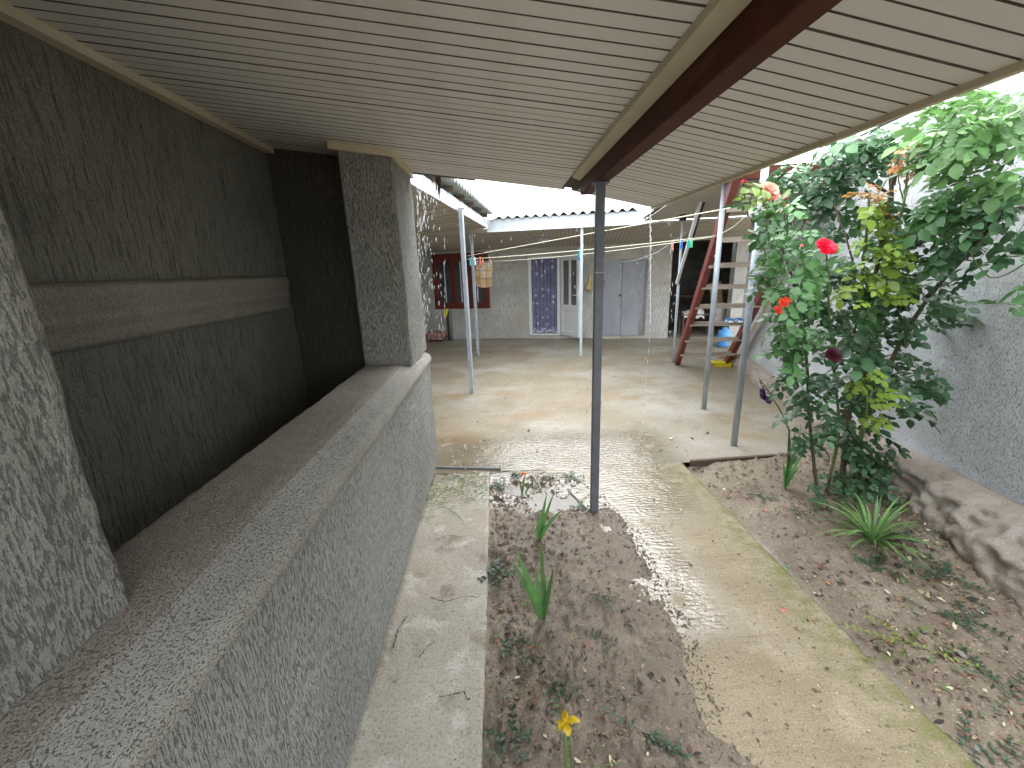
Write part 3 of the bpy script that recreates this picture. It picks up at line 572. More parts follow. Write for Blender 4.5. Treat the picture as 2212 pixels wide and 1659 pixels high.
# grey double door
g_ = G(); g_.box(2.75, 2.79, .02, .1, .055, 1.705); g_.box(3.76, 3.8, .02, .1, .055, 1.705); g_.box(2.79, 3.76, .02, .1, 1.665, 1.705); g_.obj('double_door_frame', m_gdoor, HB, local=True)
for i, (a, b) in enumerate(((2.793, 3.272), (3.278, 3.757))):
    dd = G().box(a, b, .03, .065, .06, 1.66, .004).obj('double_door_leaf', m_gdoor, HB, local=True)
    if i == 0: G().box(b - .05, b - .01, .0, .03, .92, .97).obj('latch', m_oldwood, dd, local=True)
G().box(2.7, 3.85, -.05, .02, -.02, .05).obj('threshold', m_strip, HB, local=True)
G().box(1.2, 1.95, -.04, .02, -.02, .075).obj('threshold', m_strip, HB, local=True)
G().box(-3.0, 4.28, -.004, 0.0, 1.9, 1.99).obj('lintel_band', m_dark, HB, local=True) if 0 else None
# white pier + dark store room
o = wall_open(5.52, 8.2, -.05, 2.3, [], .3).obj('white_pier', m_pier); o.location = BO; o.rotation_euler = (0, 0, BA); tag(o, 'whitewashed plastered wall to the right of the dark store opening', 'wall')
SR = root('store_room', BO, 'dark open store room in the back right corner of the yard', 'shed', BA)
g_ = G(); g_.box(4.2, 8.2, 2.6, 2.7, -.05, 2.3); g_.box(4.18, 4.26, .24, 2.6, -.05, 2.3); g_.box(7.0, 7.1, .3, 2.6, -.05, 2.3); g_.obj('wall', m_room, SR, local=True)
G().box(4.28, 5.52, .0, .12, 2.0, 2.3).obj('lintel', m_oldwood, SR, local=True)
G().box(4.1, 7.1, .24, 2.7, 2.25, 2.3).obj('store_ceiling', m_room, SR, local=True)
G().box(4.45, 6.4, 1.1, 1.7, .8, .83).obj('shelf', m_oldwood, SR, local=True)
# roofs over the back veranda
def soffit(name, quad, n_, mat, parent):
    """quad: a,b (front edge), c,d (rear edge); boards run from front to rear edge"""
    g_ = G(); a, b, c, d = [Vector(q) for q in quad]; up = Vector((0, 0, .008))
    for i in range(n_):
        t0, t1 = i / n_, (i + 1) / n_ - .11 / n_; p = [a.lerp(b, t0), a.lerp(b, t1), d.lerp(c, t1), d.lerp(c, t0)]; g_.add(p + [q + up for q in p], [(0, 1, 2, 3), (0, 4, 5, 1), (1, 5, 6, 2), (2, 6, 7, 3), (3, 7, 4, 0)])
    o_ = g_.obj(name, mat, parent, kind='stuff'); G().add([q + up for q in (a, b, c, d)], [(0, 1, 2, 3)]).obj('soffit_backing', m_gap, parent); return o_
E = lambda x, z: (x, 7.9 - .2284 * (x + .11), z)            # eave line of the back veranda
BWp = lambda x, z, off=0: (x + off * .22, 10.0 - .2284 * (x + .46) + off, z)
BR = root('back_roof', (1, 8.5, 2.3), 'corrugated fibre cement roof with white fascia over the back veranda', 'roof')
soffit('soffit_boards', (E(-.15, 2.235), E(6.6, 2.235), BWp(7.1, 2.02), BWp(.2, 2.02)), 95, m_soffit, BR)
G().bar(E(-.12, 2.335), E(2.47, 2.335), .03, .2).obj('fascia', m_fascia, BR)
G().bar(Vector(E(-.12, 2.24)) + Vector((0, -.025, 0)), Vector(E(2.47, 2.24)) + Vector((0, -.025, 0)), .03, .03).obj('fascia_trim', m_white, BR)
def corr(o_, dirx, diry, width, length, rise, pitch=.16, amp=.026, nl=2):
    n_ = max(8, int(width / pitch * 10)); g_ = G(); o_, dirx, diry = Vector(o_), Vector(dirx).normalized(), Vector(diry).normalized()
    for t in range(n_ + 1):
        s_ = width * t / n_; z = amp * math.cos(2 * math.pi * s_ / pitch)
        for j in (0, 1):
            p = o_ + dirx * s_ + diry * (length * j) + Vector((0, 0, z + rise * j)); g_.v.append(p); g_.v.append(p - Vector((0, 0, .007)))
    for t in range(n_):
        b = t * 4; g_.f += [(b, b + 4, b + 6, b + 2), (b + 1, b + 3, b + 7, b + 5), (b, b + 1, b + 5, b + 4), (b + 2, b + 6, b + 7, b + 3)]
    return g_
dB = Vector((.975, -.2227, 0)); nB = Vector((.2227, .975, 0)); s0 = Vector(E(-.05, 2.455)) - nB * .07
x = 0
while x < 2.4:
    wd = min(1.12, 2.56 - x); corr(s0 + dB * x + Vector((0, 0, .006 * ((x > 1) + (x > 2)))), dB, nB, wd, 2.6, .12).obj('roof_sheet', m_asb, BR, smooth=True); x += 1.12
G().bar(Vector(E(2.49, 2.3)), Vector(E(2.49, 2.3)) + Vector((.02, 0, .2)), .03, .05).obj('end_trim', m_white, BR)
g_ = G(); q = at(1429, 470, 7.0)
# left wing
LE = lambda y: -.12 - .1333 * (7.85 - y)
LR = root('left_roof', (-1, 6, 2.4), 'corrugated roof with white fascia along the left side of the yard', 'roof')
yA, yB = 3.55, 7.86
soffit('soffit_boards', ((LE(yA), yA, 2.29), (LE(yB), yB, 2.29), (-2.8, yB + 2.6, 2.2), (-2.8, yA, 2.2)), 14, m_soffit, LR)
G().add([(LE(yB), yB, 2.287), (-.1, 7.95, 2.235), (.25, 9.9, 2.02), (-3, 10.6, 2.02), (-3, 8, 2.2)], [(0, 4, 3, 2, 1)]).obj('valley_board', m_soffit, LR)
G().bar((LE(yA) + .0, yA, 2.315), (LE(yB), yB, 2.315), .03, .05).obj('fascia_trim', m_white, LR)
G().bar((LE(yA) - .02, yA, 2.39), (LE(yB) - .02, yB, 2.39), .02, .1).obj('fascia', m_fascia, LR)
y = yA + .3
while y < yB:
    G().box(LE(y) - .5, LE(y) + .06, y - .03, y + .03, 2.442, 2.5).obj('rafter_end', m_oldwood, LR); y += .62
G().bar((LE(yA) - .09, yA, 2.475), (LE(yB) - .09, yB, 2.475), .02, .07).obj('batten', m_fascia, LR)
dL = Vector((LE(yB) - LE(yA), yB - yA, 0)).normalized(); y = 0; LL = math.hypot(LE(yB) - LE(yA), yB - yA)
while y < LL:
    wd = min(1.12, LL - y); corr(Vector((LE(yA) + .12, yA, 2.535)) + dL * y, dL, Vector((-1, .1, 0)), wd, 2.4, .25).obj('roof_sheet', m_asb, LR, smooth=True); y += 1.12
o = G().box(-3.0, -2.8, 3.45, 10.8, -.05, 2.4).obj('left_house_wall', m_back); tag(o, 'rendered wall of the left wing, under the left veranda', 'wall')
# canopy on the right, over the ladder
CR = root('right_canopy', (3.4, 5.6, 2.3), 'boarded canopy over the right corner of the yard, above the ladder', 'canopy')
a, b = Vector((2.02, 4.22, 2.36)), Vector((3.25, 3.95, 2.36)); c, d = Vector(E(6.0, 2.27)), Vector(E(2.47, 2.27))
soffit('soffit_boards', (a, d, c, b), 40, m_soffit, CR)
G().add([q + Vector((0, 0, .06)) for q in (a, b, c, d)], [(0, 1, 2, 3)]).obj('roof_sheet', m_fascia, CR)
G().bar(a + Vector((-.1, .0, .0)), b + Vector((.1, 0, 0)), .06, .1).obj('edge_beam', m_brown, CR)
G().bar(E(2.47, 2.245), E(6.0, 2.245), .025, .03).obj('eave_strip', m_white, CR)
# lamp
def soff(u, v):
    a, b, c = Vector(E(0, 2.235)), Vector(E(2, 2.235)), Vector(BWp(.2, 2.02)); n_ = (b - a).cross(c - a).normalized(); return onplane(u, v, n_, n_.dot(a))
lp = soff(1170, 515)
LP = root('ceiling_lamp', lp, 'round glass lamp on the back veranda ceiling above the door', 'lamp')
G().lathe([(.001, -.095), (.05, -.09), (.1, -.065), (.14, -.02), (.15, 0)], k=24).obj('glass_bowl', m_lampg, LP, local=True, smooth=True)
G().lathe([(.15, -.012), (.165, -.006), (.165, .012), (.001, .015)], k=24).obj('rim', m_galv, LP, local=True, smooth=True)

# ================================================================== RIGHT BOUNDARY WALL
prof = resample([(0, .1), (0, 2.55), (.012, 2.57), (.2, 2.57)], .03); ys = np.arange(-2.5, 6.42, .03)
P = roughwall(prof[:, [0, 1]] * np.array([1, 1]), ys, .003, (22, 22, 8), 90)
P[:, :, 0] = RWX(P[:, :, 1]) + P[:, :, 0] * 1; P[:, :, 2] += .02 * np.sin(P[:, :, 1] * 1.3)
RW = root('boundary_wall', (RWX(2), 2, 0), 'tall grey cement rendered boundary wall on the right behind the roses', 'wall')
gridmesh('wall_face', P, m_right, parent=RW)
G().add([(RWX(6.42), 6.42, -.05), (RWX(6.42) + .25, 6.42, -.05), (RWX(6.42) + .25, 6.42, 2.49), (RWX(6.42), 6.42, 2.49)], [(0, 1, 2, 3)]).obj('wall_end', m_pier, RW)
def topz(y): return np.interp(y, [-2.5, 0, 1.5, 3, 4.4, 5.6, 6.4], [.42, .38, .31, .22, .13, .2, .24])
def foot(y): return np.interp(y, [-2.5, 0, 1.47, 2.3, 2.95, 3.4, 4.4, 5.2, 6.4], [.42, .4, .34, .22, .14, .15, .1, .14, .12])
t = np.linspace(0, 1, 26); ys = np.arange(-2.4, 6.4, .018); T, Yy = np.meshgrid(t, ys, indexing='ij')
px = RWX(Yy) - foot(Yy) * np.minimum(1, np.cos(T * math.pi / 2) ** .7) ; pz = -.06 + (topz(Yy) + .06) * T ** .8
Pp = np.stack([px, Yy, pz], -1); q = Pp.reshape(-1, 3)
rid = fbm(q, (7, 4.2, 9), 4, 101).reshape(T.shape); rid = (1 - np.abs(rid)) ; nn_ = fbm(q, (24, 24, 24), 2, 103).reshape(T.shape)
am = np.interp(Yy, [-2.4, 2.6, 3.6, 6.4], [1, 1, .35, .3]); fade = np.sin(np.clip(T, 0, 1) * math.pi) ** .4
Pp[:, :, 0] -= (rid * .075 + nn_ * .012) * am * fade; Pp[:, :, 2] += (rid * .04 + nn_ * .008) * am * fade
gridmesh('plinth', Pp, m_plinth, parent=RW, flip=True)
# cable along the wall top
o = G().tube([(RWX(y_) + .02, y_, 2.6 + .01 * math.sin(y_ * 2)) for y_ in np.arange(-1, 6, .4)], .011, 6).obj('cable', m_black); tag(o, 'black cable running along the top of the boundary wall', 'cable')

# ================================================================== LADDER
A, B, U = Vector((2.875, 6.554, 0)), Vector((3.63, 6.447, 0)), Vector((-.275, -1.04, 1))
LD = root('ladder', (A + B) / 2, 'tall wooden ladder with red oxide rails leaning under the right canopy', 'ladder')
lat = (B - A).normalized(); nrm = U.normalized().cross(lat).normalized()
for p in (A, B): G().bar(p + U * .01, p + U * 2.42, .07, .1, up=nrm).obj('rail', m_red, LD)
for i in range(9):
    s_ = .235 + .2635 * i
    if s_ > 2.3: break
    a = A + U * s_ - lat * .02 + Vector((0, 0, random.uniform(-.008, .008))) - nrm * .0; b = B + U * s_ + lat * .02 + Vector((0, 0, random.uniform(-.008, .008)))
    G().bar(a + Vector((0, -.045, 0)), b + Vector((0, -.045, 0)), .06, .056).obj('rung', m_wood if i else m_wood, LD)
# lath leaning on the wall behind ladder, leaning white profile
o = G().bar((RWX(6.0) - .13, 6.0, .25), (RWX(4.6) - .04, 4.6, 1.75), .02, .05).obj('lath', m_cream); tag(o, 'pale thin lath leaning along the boundary wall behind the ladder', 'lath')
a = at(1462, 612, 6.62); b = Vector((2.56, 5.4, 2.34)); b = at(1523, 402, 5.45)
o = G().bar(a, b, .035, .05).obj('white_profile', m_white); tag(o, 'white metal profile slanting from the thin post up to the canopy', 'metal profile')
o = G().bar(a + Vector((.035, .01, 0)), b + Vector((.05, .01, 0)), .015, .05).obj('dark_profile', m_black); tag(o, 'black strip running behind the slanting white profile', 'metal strip')

# ================================================================== CLOTHES LINES
def line(name, pts, r, label, sag=0):
    q = []; pts = [Vector(p) for p in pts]
    for i in range(len(pts) - 1):
        for k in range(8 + (i == len(pts) - 2)): t_ = k / 8; p = pts[i].lerp(pts[i + 1], t_); p.z -= sag * 4 * t_ * (1 - t_); q.append(p)
    o_ = G().tube(q, r, 6).obj(name, m_rope, smooth=True); return tag(o_, label, 'clothes line', 'clothes lines across the yard')
l1 = [at(1010, 553, 5.40), at(1645, 437, 3.42)]
l2 = [at(1010, 560, 5.40), at(1549, 509, 4.39)]
l3 = [at(1024, 566, 7.93), at(1546, 511, 4.40)]
line('clothes_line', l1, .0045, 'uppermost pale clothes line from the left post to the near pipe post', .0)
line('clothes_line', l2, .0045, 'middle pale clothes line from the left post to the farther pipe post', .02)
line('clothes_line', l3, .004, 'lowest clothes line, the one with the towel and the green pegs', .05)
line('clothes_line', [at(1551, 509, 4.38), at(1585, 490, 4.2), at(1612, 466, 4.0)], .0045, 'loose end of rope rising from the farther pipe post to the roses')
o = G().tube([at(1303, 563, 2.47), at(1345, 566, 3.0), at(1375, 562, 3.5), at(1420, 545, 4.2), at(1500, 490, 5.0), at(1520, 465, 5.3)], .002, 5).obj('wire', m_wire); tag(o, 'thin sagging wire from the dark middle post toward the canopy', 'wire')
o = G().tube([at(1301, 575, 2.45), at(1306, 540, 2.44), at(1303, 508, 2.44), at(1322, 489, 2.43)], .0025, 5).obj('wire', m_post); tag(o, 'bent wire hook on the dark middle post', 'wire')
o = G().tube([at(x_, y_, 9.5) for x_, y_ in ((935, 392), (990, 400), (1030, 400), (1095, 398), (1150, 405), (1180, 403))], .008, 5).obj('overhead_cable', m_wire); tag(o, 'grey cable crossing the sky above the back roof', 'cable')
o = G().tube([at(x_, y_, 7.2) for x_, y_ in ((953, 376), (968, 400), (978, 424), (985, 440))], .004, 5).obj('roof_wire', m_wire); tag(o, 'short straight wire sticking up from the left roof', 'wire')
o = G().tube([at(x_, y_, 7.2) for x_, y_ in ((982, 415), (1000, 407), (1013, 415), (1015, 430), (1024, 452))], .004, 5).obj('roof_wire', m_wire); tag(o, 'curled wire on the left roof beside the straight one', 'wire')
# pegs
def peg(p, colr, label, rz=0, tilt=0):
    mt = bpy.data.materials.get('peg_' + colr[0]) or MM('peg_' + colr[0], colr[1], rough=.4)
    g_ = G(); g_.bar((0, 0, .012), (.004, -.006, -.06), .012, .006); g_.bar((0, 0.006, .012), (-.004, .012, -.06), .012, .006); g_.bar((0, .003, -.005), (0, .003, -.018), .016, .014)
    o_ = g_.obj('clothes_peg', mt); o_.location = p; o_.rotation_euler = (tilt, 0, rz); o_.scale = (1.25,) * 3; return tag(o_, label, 'clothes peg', 'clothes pegs on the lines')
GR, BL, RD, WH, PK, GN = ('teal', (.03, .4, .36)), ('blue', (.05, .16, .5)), ('red', (.7, .08, .05)), ('white', (.75, .75, .75)), ('pink', (.75, .3, .28)), ('green', (.12, .6, .3))
def on(lst, t_): return Vector(lst[0]).lerp(Vector(lst[1]), t_)
peg(on(l2, .012), GR, 'teal clothes peg touching the left post'); peg(on(l2, .035), WH, 'white clothes peg between the teal and red ones by the left post'); peg(on(l2, .06), RD, 'red clothes peg near the left post')
peg(on(l3, .03), BL, 'blue clothes peg at the left end of the towel line')
q = on(l3, .42); t3 = lambda u: (lambda p: p)(None)
def on_u(lst, u, sag=0):
    best = min((i / 400 for i in range(401)), key=lambda t_: abs(proj(on(lst, t_))[0] - u)); p = on(lst, best); p.z -= sag * 4 * best * (1 - best); return p
def proj(p):
    c_ = RM @ np.array([p[0], -(p[2] - EYE), p[1]]); return CW / 2 + FPX * c_[0] / c_[2], CH / 2 + FPX * c_[1] / c_[2]
peg(on_u(l2, 1251, .02), GR, 'teal peg on the middle line beside the white post'); peg(on_u(l3, 1251, .05), BL, 'blue peg on the lowest line beside the white post')
peg(on_u(l3, 1453, .05), PK, 'pink peg at the left of the dark opening'); peg(on_u(l3, 1474, .05), BL, 'blue peg in front of the dark opening'); peg(on_u(l3, 1489, .05), GR, 'teal peg beside the bright green one'); peg(on_u(l3, 1494, .05), GN, 'bright green peg nearest the farther pipe post')
# towel
a, b = on_u(l3, 1027, .05), on_u(l3, 1063.5, .05)
TW = root('towel', (a + b) / 2, 'orange and white checked towel pegged on the lowest clothes line', 'towel')
nx, nzz = 26, 26; P = np.zeros((nx, nzz, 3)); wv = (b - a)
for i in range(nx):
    for j in range(nzz):
        s_, t_ = i / (nx - 1), j / (nzz - 1); p = a + wv * s_; p = p + Vector((0, -.012 + .016 * math.sin(s_ * 9 + t_ * 2) * t_, -.012 - t_ * (.40 + .03 * math.sin(s_ * 3))))
        p.x += -.03 * t_ + .006 * math.sin(t_ * 8); P[i, j] = p
gridmesh('cloth', P, m_towel, parent=TW)
m_stripe = MM('towel_stripe', (.35, .25, .2), rough=.95); g_ = G()
for s_ in (.3, .68):
    for j in range(nzz - 1):
        i = int(s_ * (nx - 1)); p, q, r_, u_ = [Vector(P[a_, b_]) + Vector((0, -.004, 0)) for a_, b_ in ((i, j), (i + 1, j), (i + 1, j + 1), (i, j + 1))]; q = p.lerp(q, .55); r_ = u_.lerp(r_, .55); g_.add([p, q, r_, u_], [(0, 1, 2, 3)])
for t_ in (.33, .66):
    for i in range(nx - 1):
        j = int(t_ * (nzz - 1)); p, q, r_, u_ = [Vector(P[a_, b_]) + Vector((0, -.0045, 0)) for a_, b_ in ((i, j), (i + 1, j), (i + 1, j + 1), (i, j + 1))]; u_ = p.lerp(u_, .5); r_ = q.lerp(r_, .5); g_.add([p, q, r_, u_], [(0, 1, 2, 3)])
g_.obj('stripes', m_stripe, TW)
for s_, c_, lb in ((.14, PK, 'pink peg holding the left corner of the towel'), (.45, WH, 'white peg in the middle of the towel edge'), (.88, PK, 'pink peg holding the right corner of the towel')):
    peg(a + wv * s_ + Vector((0, -.005, .02)), c_, lb)

# ================================================================== THINGS BY THE BACK WALL
sq = gz(945, 736); SRT = root('stool', sq, 'low stool covered with a patterned brown cloth by the left post', 'stool', BA)
for sx in (-.14, .14):
    for sy in (-.09, .09): G().box(sx - .015, sx + .015, sy - .015, sy + .015, 0, .2).obj('leg', m_oldwood, SRT, local=True)
G().box(-.19, .19, -.13, .13, .2, .225).obj('seat', m_oldwood, SRT, local=True)
xs = np.linspace(-.24, .24, 34); ys = np.linspace(-.2, .2, 26); X, Y = np.meshgrid(xs, ys, indexing='ij'); dx = np.maximum(np.abs(X) - .19, 0); dy = np.maximum(np.abs(Y) - .13, 0)
dr = np.hypot(dx, dy); Z = .232 - dr * 2.6 + .008 * np.sin(X * 60 + Y * 30); X2 = np.clip(X, -.195, .195) + np.sign(X) * dx * .25 + .006 * np.sin(Y * 70) * (dx > 0); Y2 = np.clip(Y, -.135, .135) + np.sign(Y) * dy * .25 + .008 * np.sin(X * 50) * (dy > 0)
gridmesh('cover_cloth', np.stack([X2, Y2, Z], -1), m_shawl, parent=SRT, local=True)
q = gz(976, 735); q2 = Vector((q.x, q.y, .69)); o = G().tube([q, q2], .042, 16).obj('drain_pipe', m_grey_pipe, smooth=True); tag(o, 'grey vertical pipe standing under the red window', 'pipe')
o = G().box(q.x - .085, q.x - .045, q.y - .01, q.y + .02, 0, .66).obj('dark_plank', m_black); tag(o, 'narrow black plank standing left of the grey pipe', 'plank')
xs = np.linspace(0, 1, 8); g_ = G()
P = np.zeros((8, 10, 3))
for i in range(8):
    for j in range(10): s_, t_ = i / 7, j / 9; P[i, j] = (q.x - .13 + .1 * s_ * (1 - .4 * t_) + .02 * (1 - t_), q.y - .05 + .012 * math.sin(s_ * 9), .72 - .2 * t_ + .05 * s_)
o = gridmesh('yellow_cloth', P, m_yplas); tag(o, 'small yellow cloth hung on top of the black plank', 'cloth')
# hanging rags next to the grey door
o = G().tube([at(1276, 590, 9.3), at(1272, 612, 9.28), at(1268, 626, 9.26)], [.02, .05, .075], 8).obj('hanging_sack', m_straw); tag(o, 'tan sack hanging on the wall just left of the middle post', 'sack')
o = G().lathe([(.001, .01), (.05, .012), (.075, .07), (.082, .12), (.076, .12), (.06, .03), (.001, .03)], gz(1424, 727), 16).obj('jar', m_lampg, smooth=True); tag(o, 'small pale glass bowl on the ground right of the grey doors', 'bowl')
# inside the store
tb = gz(1500, 722); TB = root('table', tb, 'low table draped with a pale cloth inside the dark store', 'table', BA)
for sx in (-.3, .3):
    for sy in (-.2, .2): G().box(sx - .02, sx + .02, sy - .02, sy + .02, 0, .45).obj('leg', m_oldwood, TB, local=True)
G().box(-.36, .36, -.24, .24, .45, .48).obj('table_top', m_oldwood, TB, local=True)
xs = np.linspace(0, 1, 24); X, Y = np.meshgrid(xs, xs, indexing='ij'); Xp = -.3 + .42 * X; Yp = -.26 + .3 * Y
Z = .5 + .12 * np.exp(-((X - .6) ** 2 + (Y - .5) ** 2) * 8) + .025 * np.sin(X * 17 + Y * 9) - .18 * np.clip(.2 - Y, 0, 1) * 3
o = gridmesh('white_cloth', np.stack([Xp, Yp, Z], -1), m_cloth); o.location = tb; o.rotation_euler = (0, 0, BA); tag(o, 'crumpled whitish cloth lying on the low table in the store', 'cloth')
cb = gz(1562, 748); C_ = root('canister', cb, 'blue plastic canister standing at the store opening behind the ladder', 'canister')
G().lathe([(.001, 0), (.1, 0), (.115, .02), (.118, .26), (.1, .31), (.045, .34), (.04, .37), (.001, .375)], k=20).obj('body', m_bplas, C_, local=True, smooth=True)
G().tube([(-.07, 0, .31), (-.06, 0, .38), (.06, 0, .38), (.07, 0, .31)], .01, 6).obj('handle', m_black, C_, local=True)
o = G().bar(at(1545, 610, 9.4), at(1549, 660, 9.4), .02, .26).obj('brown_board', m_card); tag(o, 'brown cardboard panel hanging inside the store', 'board')
bgp = at(1556, 672, 9.2); P = np.zeros((14, 14, 3))
for i in range(14):
    for j in range(14): s_, t_ = i / 13, j / 13; P[i, j] = bgp + Vector(((s_ - .5) * (.16 + .18 * t_), -.06 * math.sin(s_ * math.pi) * t_, .18 - .42 * t_ + .01 * math.sin(s_ * 14)))
o = gridmesh('hanging_bag', P, m_cloth); tag(o, 'pale cloth bag hanging at the edge of the white pier', 'bag')
# yellow tray, broom, rag, shoes
ty = gz(1558, 791); TY = root('tray', ty, 'bright yellow plastic tray on the ground at the foot of the ladder', 'tray', R(-10))
g_ = G(); w_, d_, h_ = .13, .09, .06
for (a, b) in (((-w_, -d_), (w_, -d_)), ((w_, -d_), (w_, d_)), ((w_, d_), (-w_, d_)), ((-w_, d_), (-w_, -d_))):
    a, b = Vector((*a, 0)), Vector((*b, 0)); A2, B2 = a * .85, b * .85; g_.add([A2, B2, b + Vector((0, 0, h_)), a + Vector((0, 0, h_)), b * 1.08 + Vector((0, 0, h_)), a * 1.08 + Vector((0, 0, h_)), b * 1.08 + Vector((0, 0, h_ - .01)), a * 1.08 + Vector((0, 0, h_ - .01))], [(0, 1, 2, 3), (3, 2, 4, 5), (5, 4, 6, 7)])
g_.add([(-w_ * .85, -d_ * .85, .003), (w_ * .85, -d_ * .85, .003), (w_ * .85, d_ * .85, .003), (-w_ * .85, d_ * .85, .003)], [(0, 1, 2, 3)]); g_.obj('basin', m_yplas, TY, local=True)
G().box(-w_ * 1.3, w_ * .2, -d_ * 1.25, d_ * .7, h_ + .005, h_ + .02, .004).obj('lid', m_yplas, TY, local=True)
bs = gz(1553, 784); be = at(1604, 712, 6.35); BRM = root('broom', bs, 'straw whisk broom leaning on the ladder rail above the yellow tray', 'broom')
d = (be - bs); g_ = G()
for k in range(70):
    a_ = random.uniform(0, 6.28); r_ = random.uniform(.0, .07); o1 = Vector((math.cos(a_) * r_, math.sin(a_) * r_ * .5, .07)); g_.tube([bs + o1, bs + d * .3 + o1 * .25, bs + d * .45 + o1 * .1], .004, 3, False)
g_.obj('bristles', m_straw, BRM)
g_ = G(); g_.tube([bs + d * .35, bs + d * .6, bs + d * .85], [.028, .026, .02], 10); g_.obj('bundle', m_straw, BRM)
g_ = G()
for k in range(6): g_.tube([bs + d * .85, bs + d * 1.02 + Vector((random.uniform(-.05, .05), random.uniform(-.03, .03), random.uniform(0, .05)))], .004, 4)
g_.obj('stalk_tips', m_stalk, BRM)
P = np.zeros((12, 12, 3)); rb = gz(1592, 775)
for i in range(12):
    for j in range(12): s_, t_ = i / 11, j / 11; P[i, j] = rb + Vector((.22 * (s_ - .5), .25 * (t_ - .3), .02 + .27 * math.sin(t_ * 2.2) * (1 - .5 * (s_ - .5) ** 2) + .02 * math.sin(s_ * 15 + t_ * 6)))
o = gridmesh('rag', P, m_cloth); tag(o, 'pale rag heaped behind the broom against the ladder foot', 'rag')
for i, (u_, lb) in enumerate(((.66, 'blue and white sandal on the third ladder rung, the left one'), (.82, 'blue and white sandal on the third ladder rung, the right one'))):
    s_ = .235 + .2635 * 2; p = A.lerp(B, u_) + U * s_ + Vector((0, -.05, .022)); SH = root('sandal', p, lb, 'sandal', R(80), 'sandals on the ladder')
    g_ = G(); g_.lathe([(.001, 0), (.042, 0), (.046, .012), (.042, .022), (.001, .022)], k=16); me = g_.mesh('sole', m_white, True)
    so_ = obj('sole', me, SH, local=True); so_.scale = (2.4, 1, 1)
    for xx in (-.05, .05): G().tube([(xx, -.04, .01), (xx * .8, -.03, .045), (xx * .8, .03, .045), (xx, .04, .01)], .014, 6).obj('strap', m_bplas, SH, local=True)

# ================================================================== PLANTS
def leaflet(g_, o_, d, nrm_, ln, wd, fold=.12, curl=.1):
    d = d.normalized(); s_ = d.cross(nrm_).normalized(); u_ = s_.cross(d).normalized(); P = [o_]
    prof_ = ((.22, .72), (.5, 1.0), (.78, .62))
    for t_, w_ in prof_:
        c_ = o_ + d * (ln * t_) + u_ * (-curl * ln * t_ * t_); P += [c_ - s_ * (wd * w_ / 2) + u_ * (fold * wd * w_), c_, c_ + s_ * (wd * w_ / 2) + u_ * (fold * wd * w_)]
    P.append(o_ + d * ln + u_ * (-curl * ln))
    g_.add(P, [(0, 2, 1), (0, 3, 2), (1, 2, 5, 4), (2, 3, 6, 5), (4, 5, 8, 7), (5, 6, 9, 8), (7, 8, 10), (8, 9, 10)])
def rose_leaf(mat, size, pairs, seed):
    rs = random.Random(seed); g_ = G(); ln = .11 * size; Z = Vector((0, 0, 1))
    g_.tube([(0, 0, 0), (ln * .5, 0, -.006 * size), (ln, 0, -.02 * size)], .0013, 3, False)
    for i in range(pairs):
        t_ = .35 + .5 * i / max(1, pairs - 1) if pairs > 1 else .5
        for sg in (-1, 1):
            d = Vector((.45 + rs.uniform(-.15, .15), sg, rs.uniform(-.25, .1))); leaflet(g_, Vector((ln * t_, sg * .003, -.006 * size)), d, Z + Vector((rs.uniform(-.3, .3), rs.uniform(-.3, .3), 0)), .056 * size * rs.uniform(.85, 1.1), .036 * size, rs.uniform(.02, .16), rs.uniform(.05, .3))
    leaflet(g_, Vector((ln, 0, -.02 * size)), Vector((1, 0, -.25)), Z, .064 * size, .042 * size, .08, .2)
    return g_
def leaf_variants(mat, size, n_=4, name='leaf'):
    return [rose_leaf(mat, size * (1 + .12 * (i - 1.5)), 2 + (i % 2), 100 + i).mesh(name, mat, True) for i in range(n_)]
LV = {k: leaf_variants(m_, s_) for k, m_, s_ in (('dark', lm_dark, .95), ('mid', lm_mid, .9), ('lime', lm_lime, .78), ('red', lm_red, .5), ('bright', lm_bright, .92), ('small', lm_dark, .5))}
def leafspots(ells, k_=1):
    o_ = []
    for (u, v, ru, rv, y0, y1, n_, kind) in ells:
        n_ = int(n_ * (.9 if kind != 'bright' else .55) * k_)
        for k in range(n_):
            a_ = random.uniform(0, 6.283); r_ = math.sqrt(random.random()); o_.append((at(u + ru * r_ * math.cos(a_), v + rv * r_ * math.sin(a_), random.uniform(y0, y1)), kind))
    return o_
def fits(p):
    if p.x > RWX(p.y) - .04: p.x = RWX(p.y) - .04 - random.random() * .1
    if p.z < .03 + (bz(p.x, p.y) if p.y < 3.1 else 0): p.z = .06 + random.random() * .1
    return p
def place_leaves(rt, spots, cap, centre):
    stuffs = {}; twigs = G(); n_ = 0; spots = sorted(spots, key=lambda s_: s_[0].y)
    for p, kind in spots:
        p = fits(p)
        if p.x < 1.30 and p.y < 3.5 and p.z > 1.8: continue
        out = (p - centre); yaw = math.atan2(out.y, out.x) + random.uniform(-1.2, 1.2); e_ = Euler((random.uniform(-.8, .8), random.uniform(-.3, .95), yaw)); sc_ = random.uniform(.8, 1.25)
        me = random.choice(LV[kind]); q = Matrix.Translation(p) @ e_.to_matrix().to_4x4() @ Matrix.Scale(sc_, 4)
        if n_ < cap: o_ = obj('leaf', me); o_.matrix_basis = q; adopt(o_, rt)
        else:
            vs, fs = stuffs.setdefault(kind, ([], [])); b = len(vs); vs += [q @ v_.co for v_ in me.vertices]; fs += [tuple(b + i for i in pl.vertices) for pl in me.polygons]
        n_ += 1
    for kind, (vs, fs) in stuffs.items(): obj('foliage', mesh('foliage', vs, fs, LV[kind][0].materials[0], True), rt, kind='stuff')
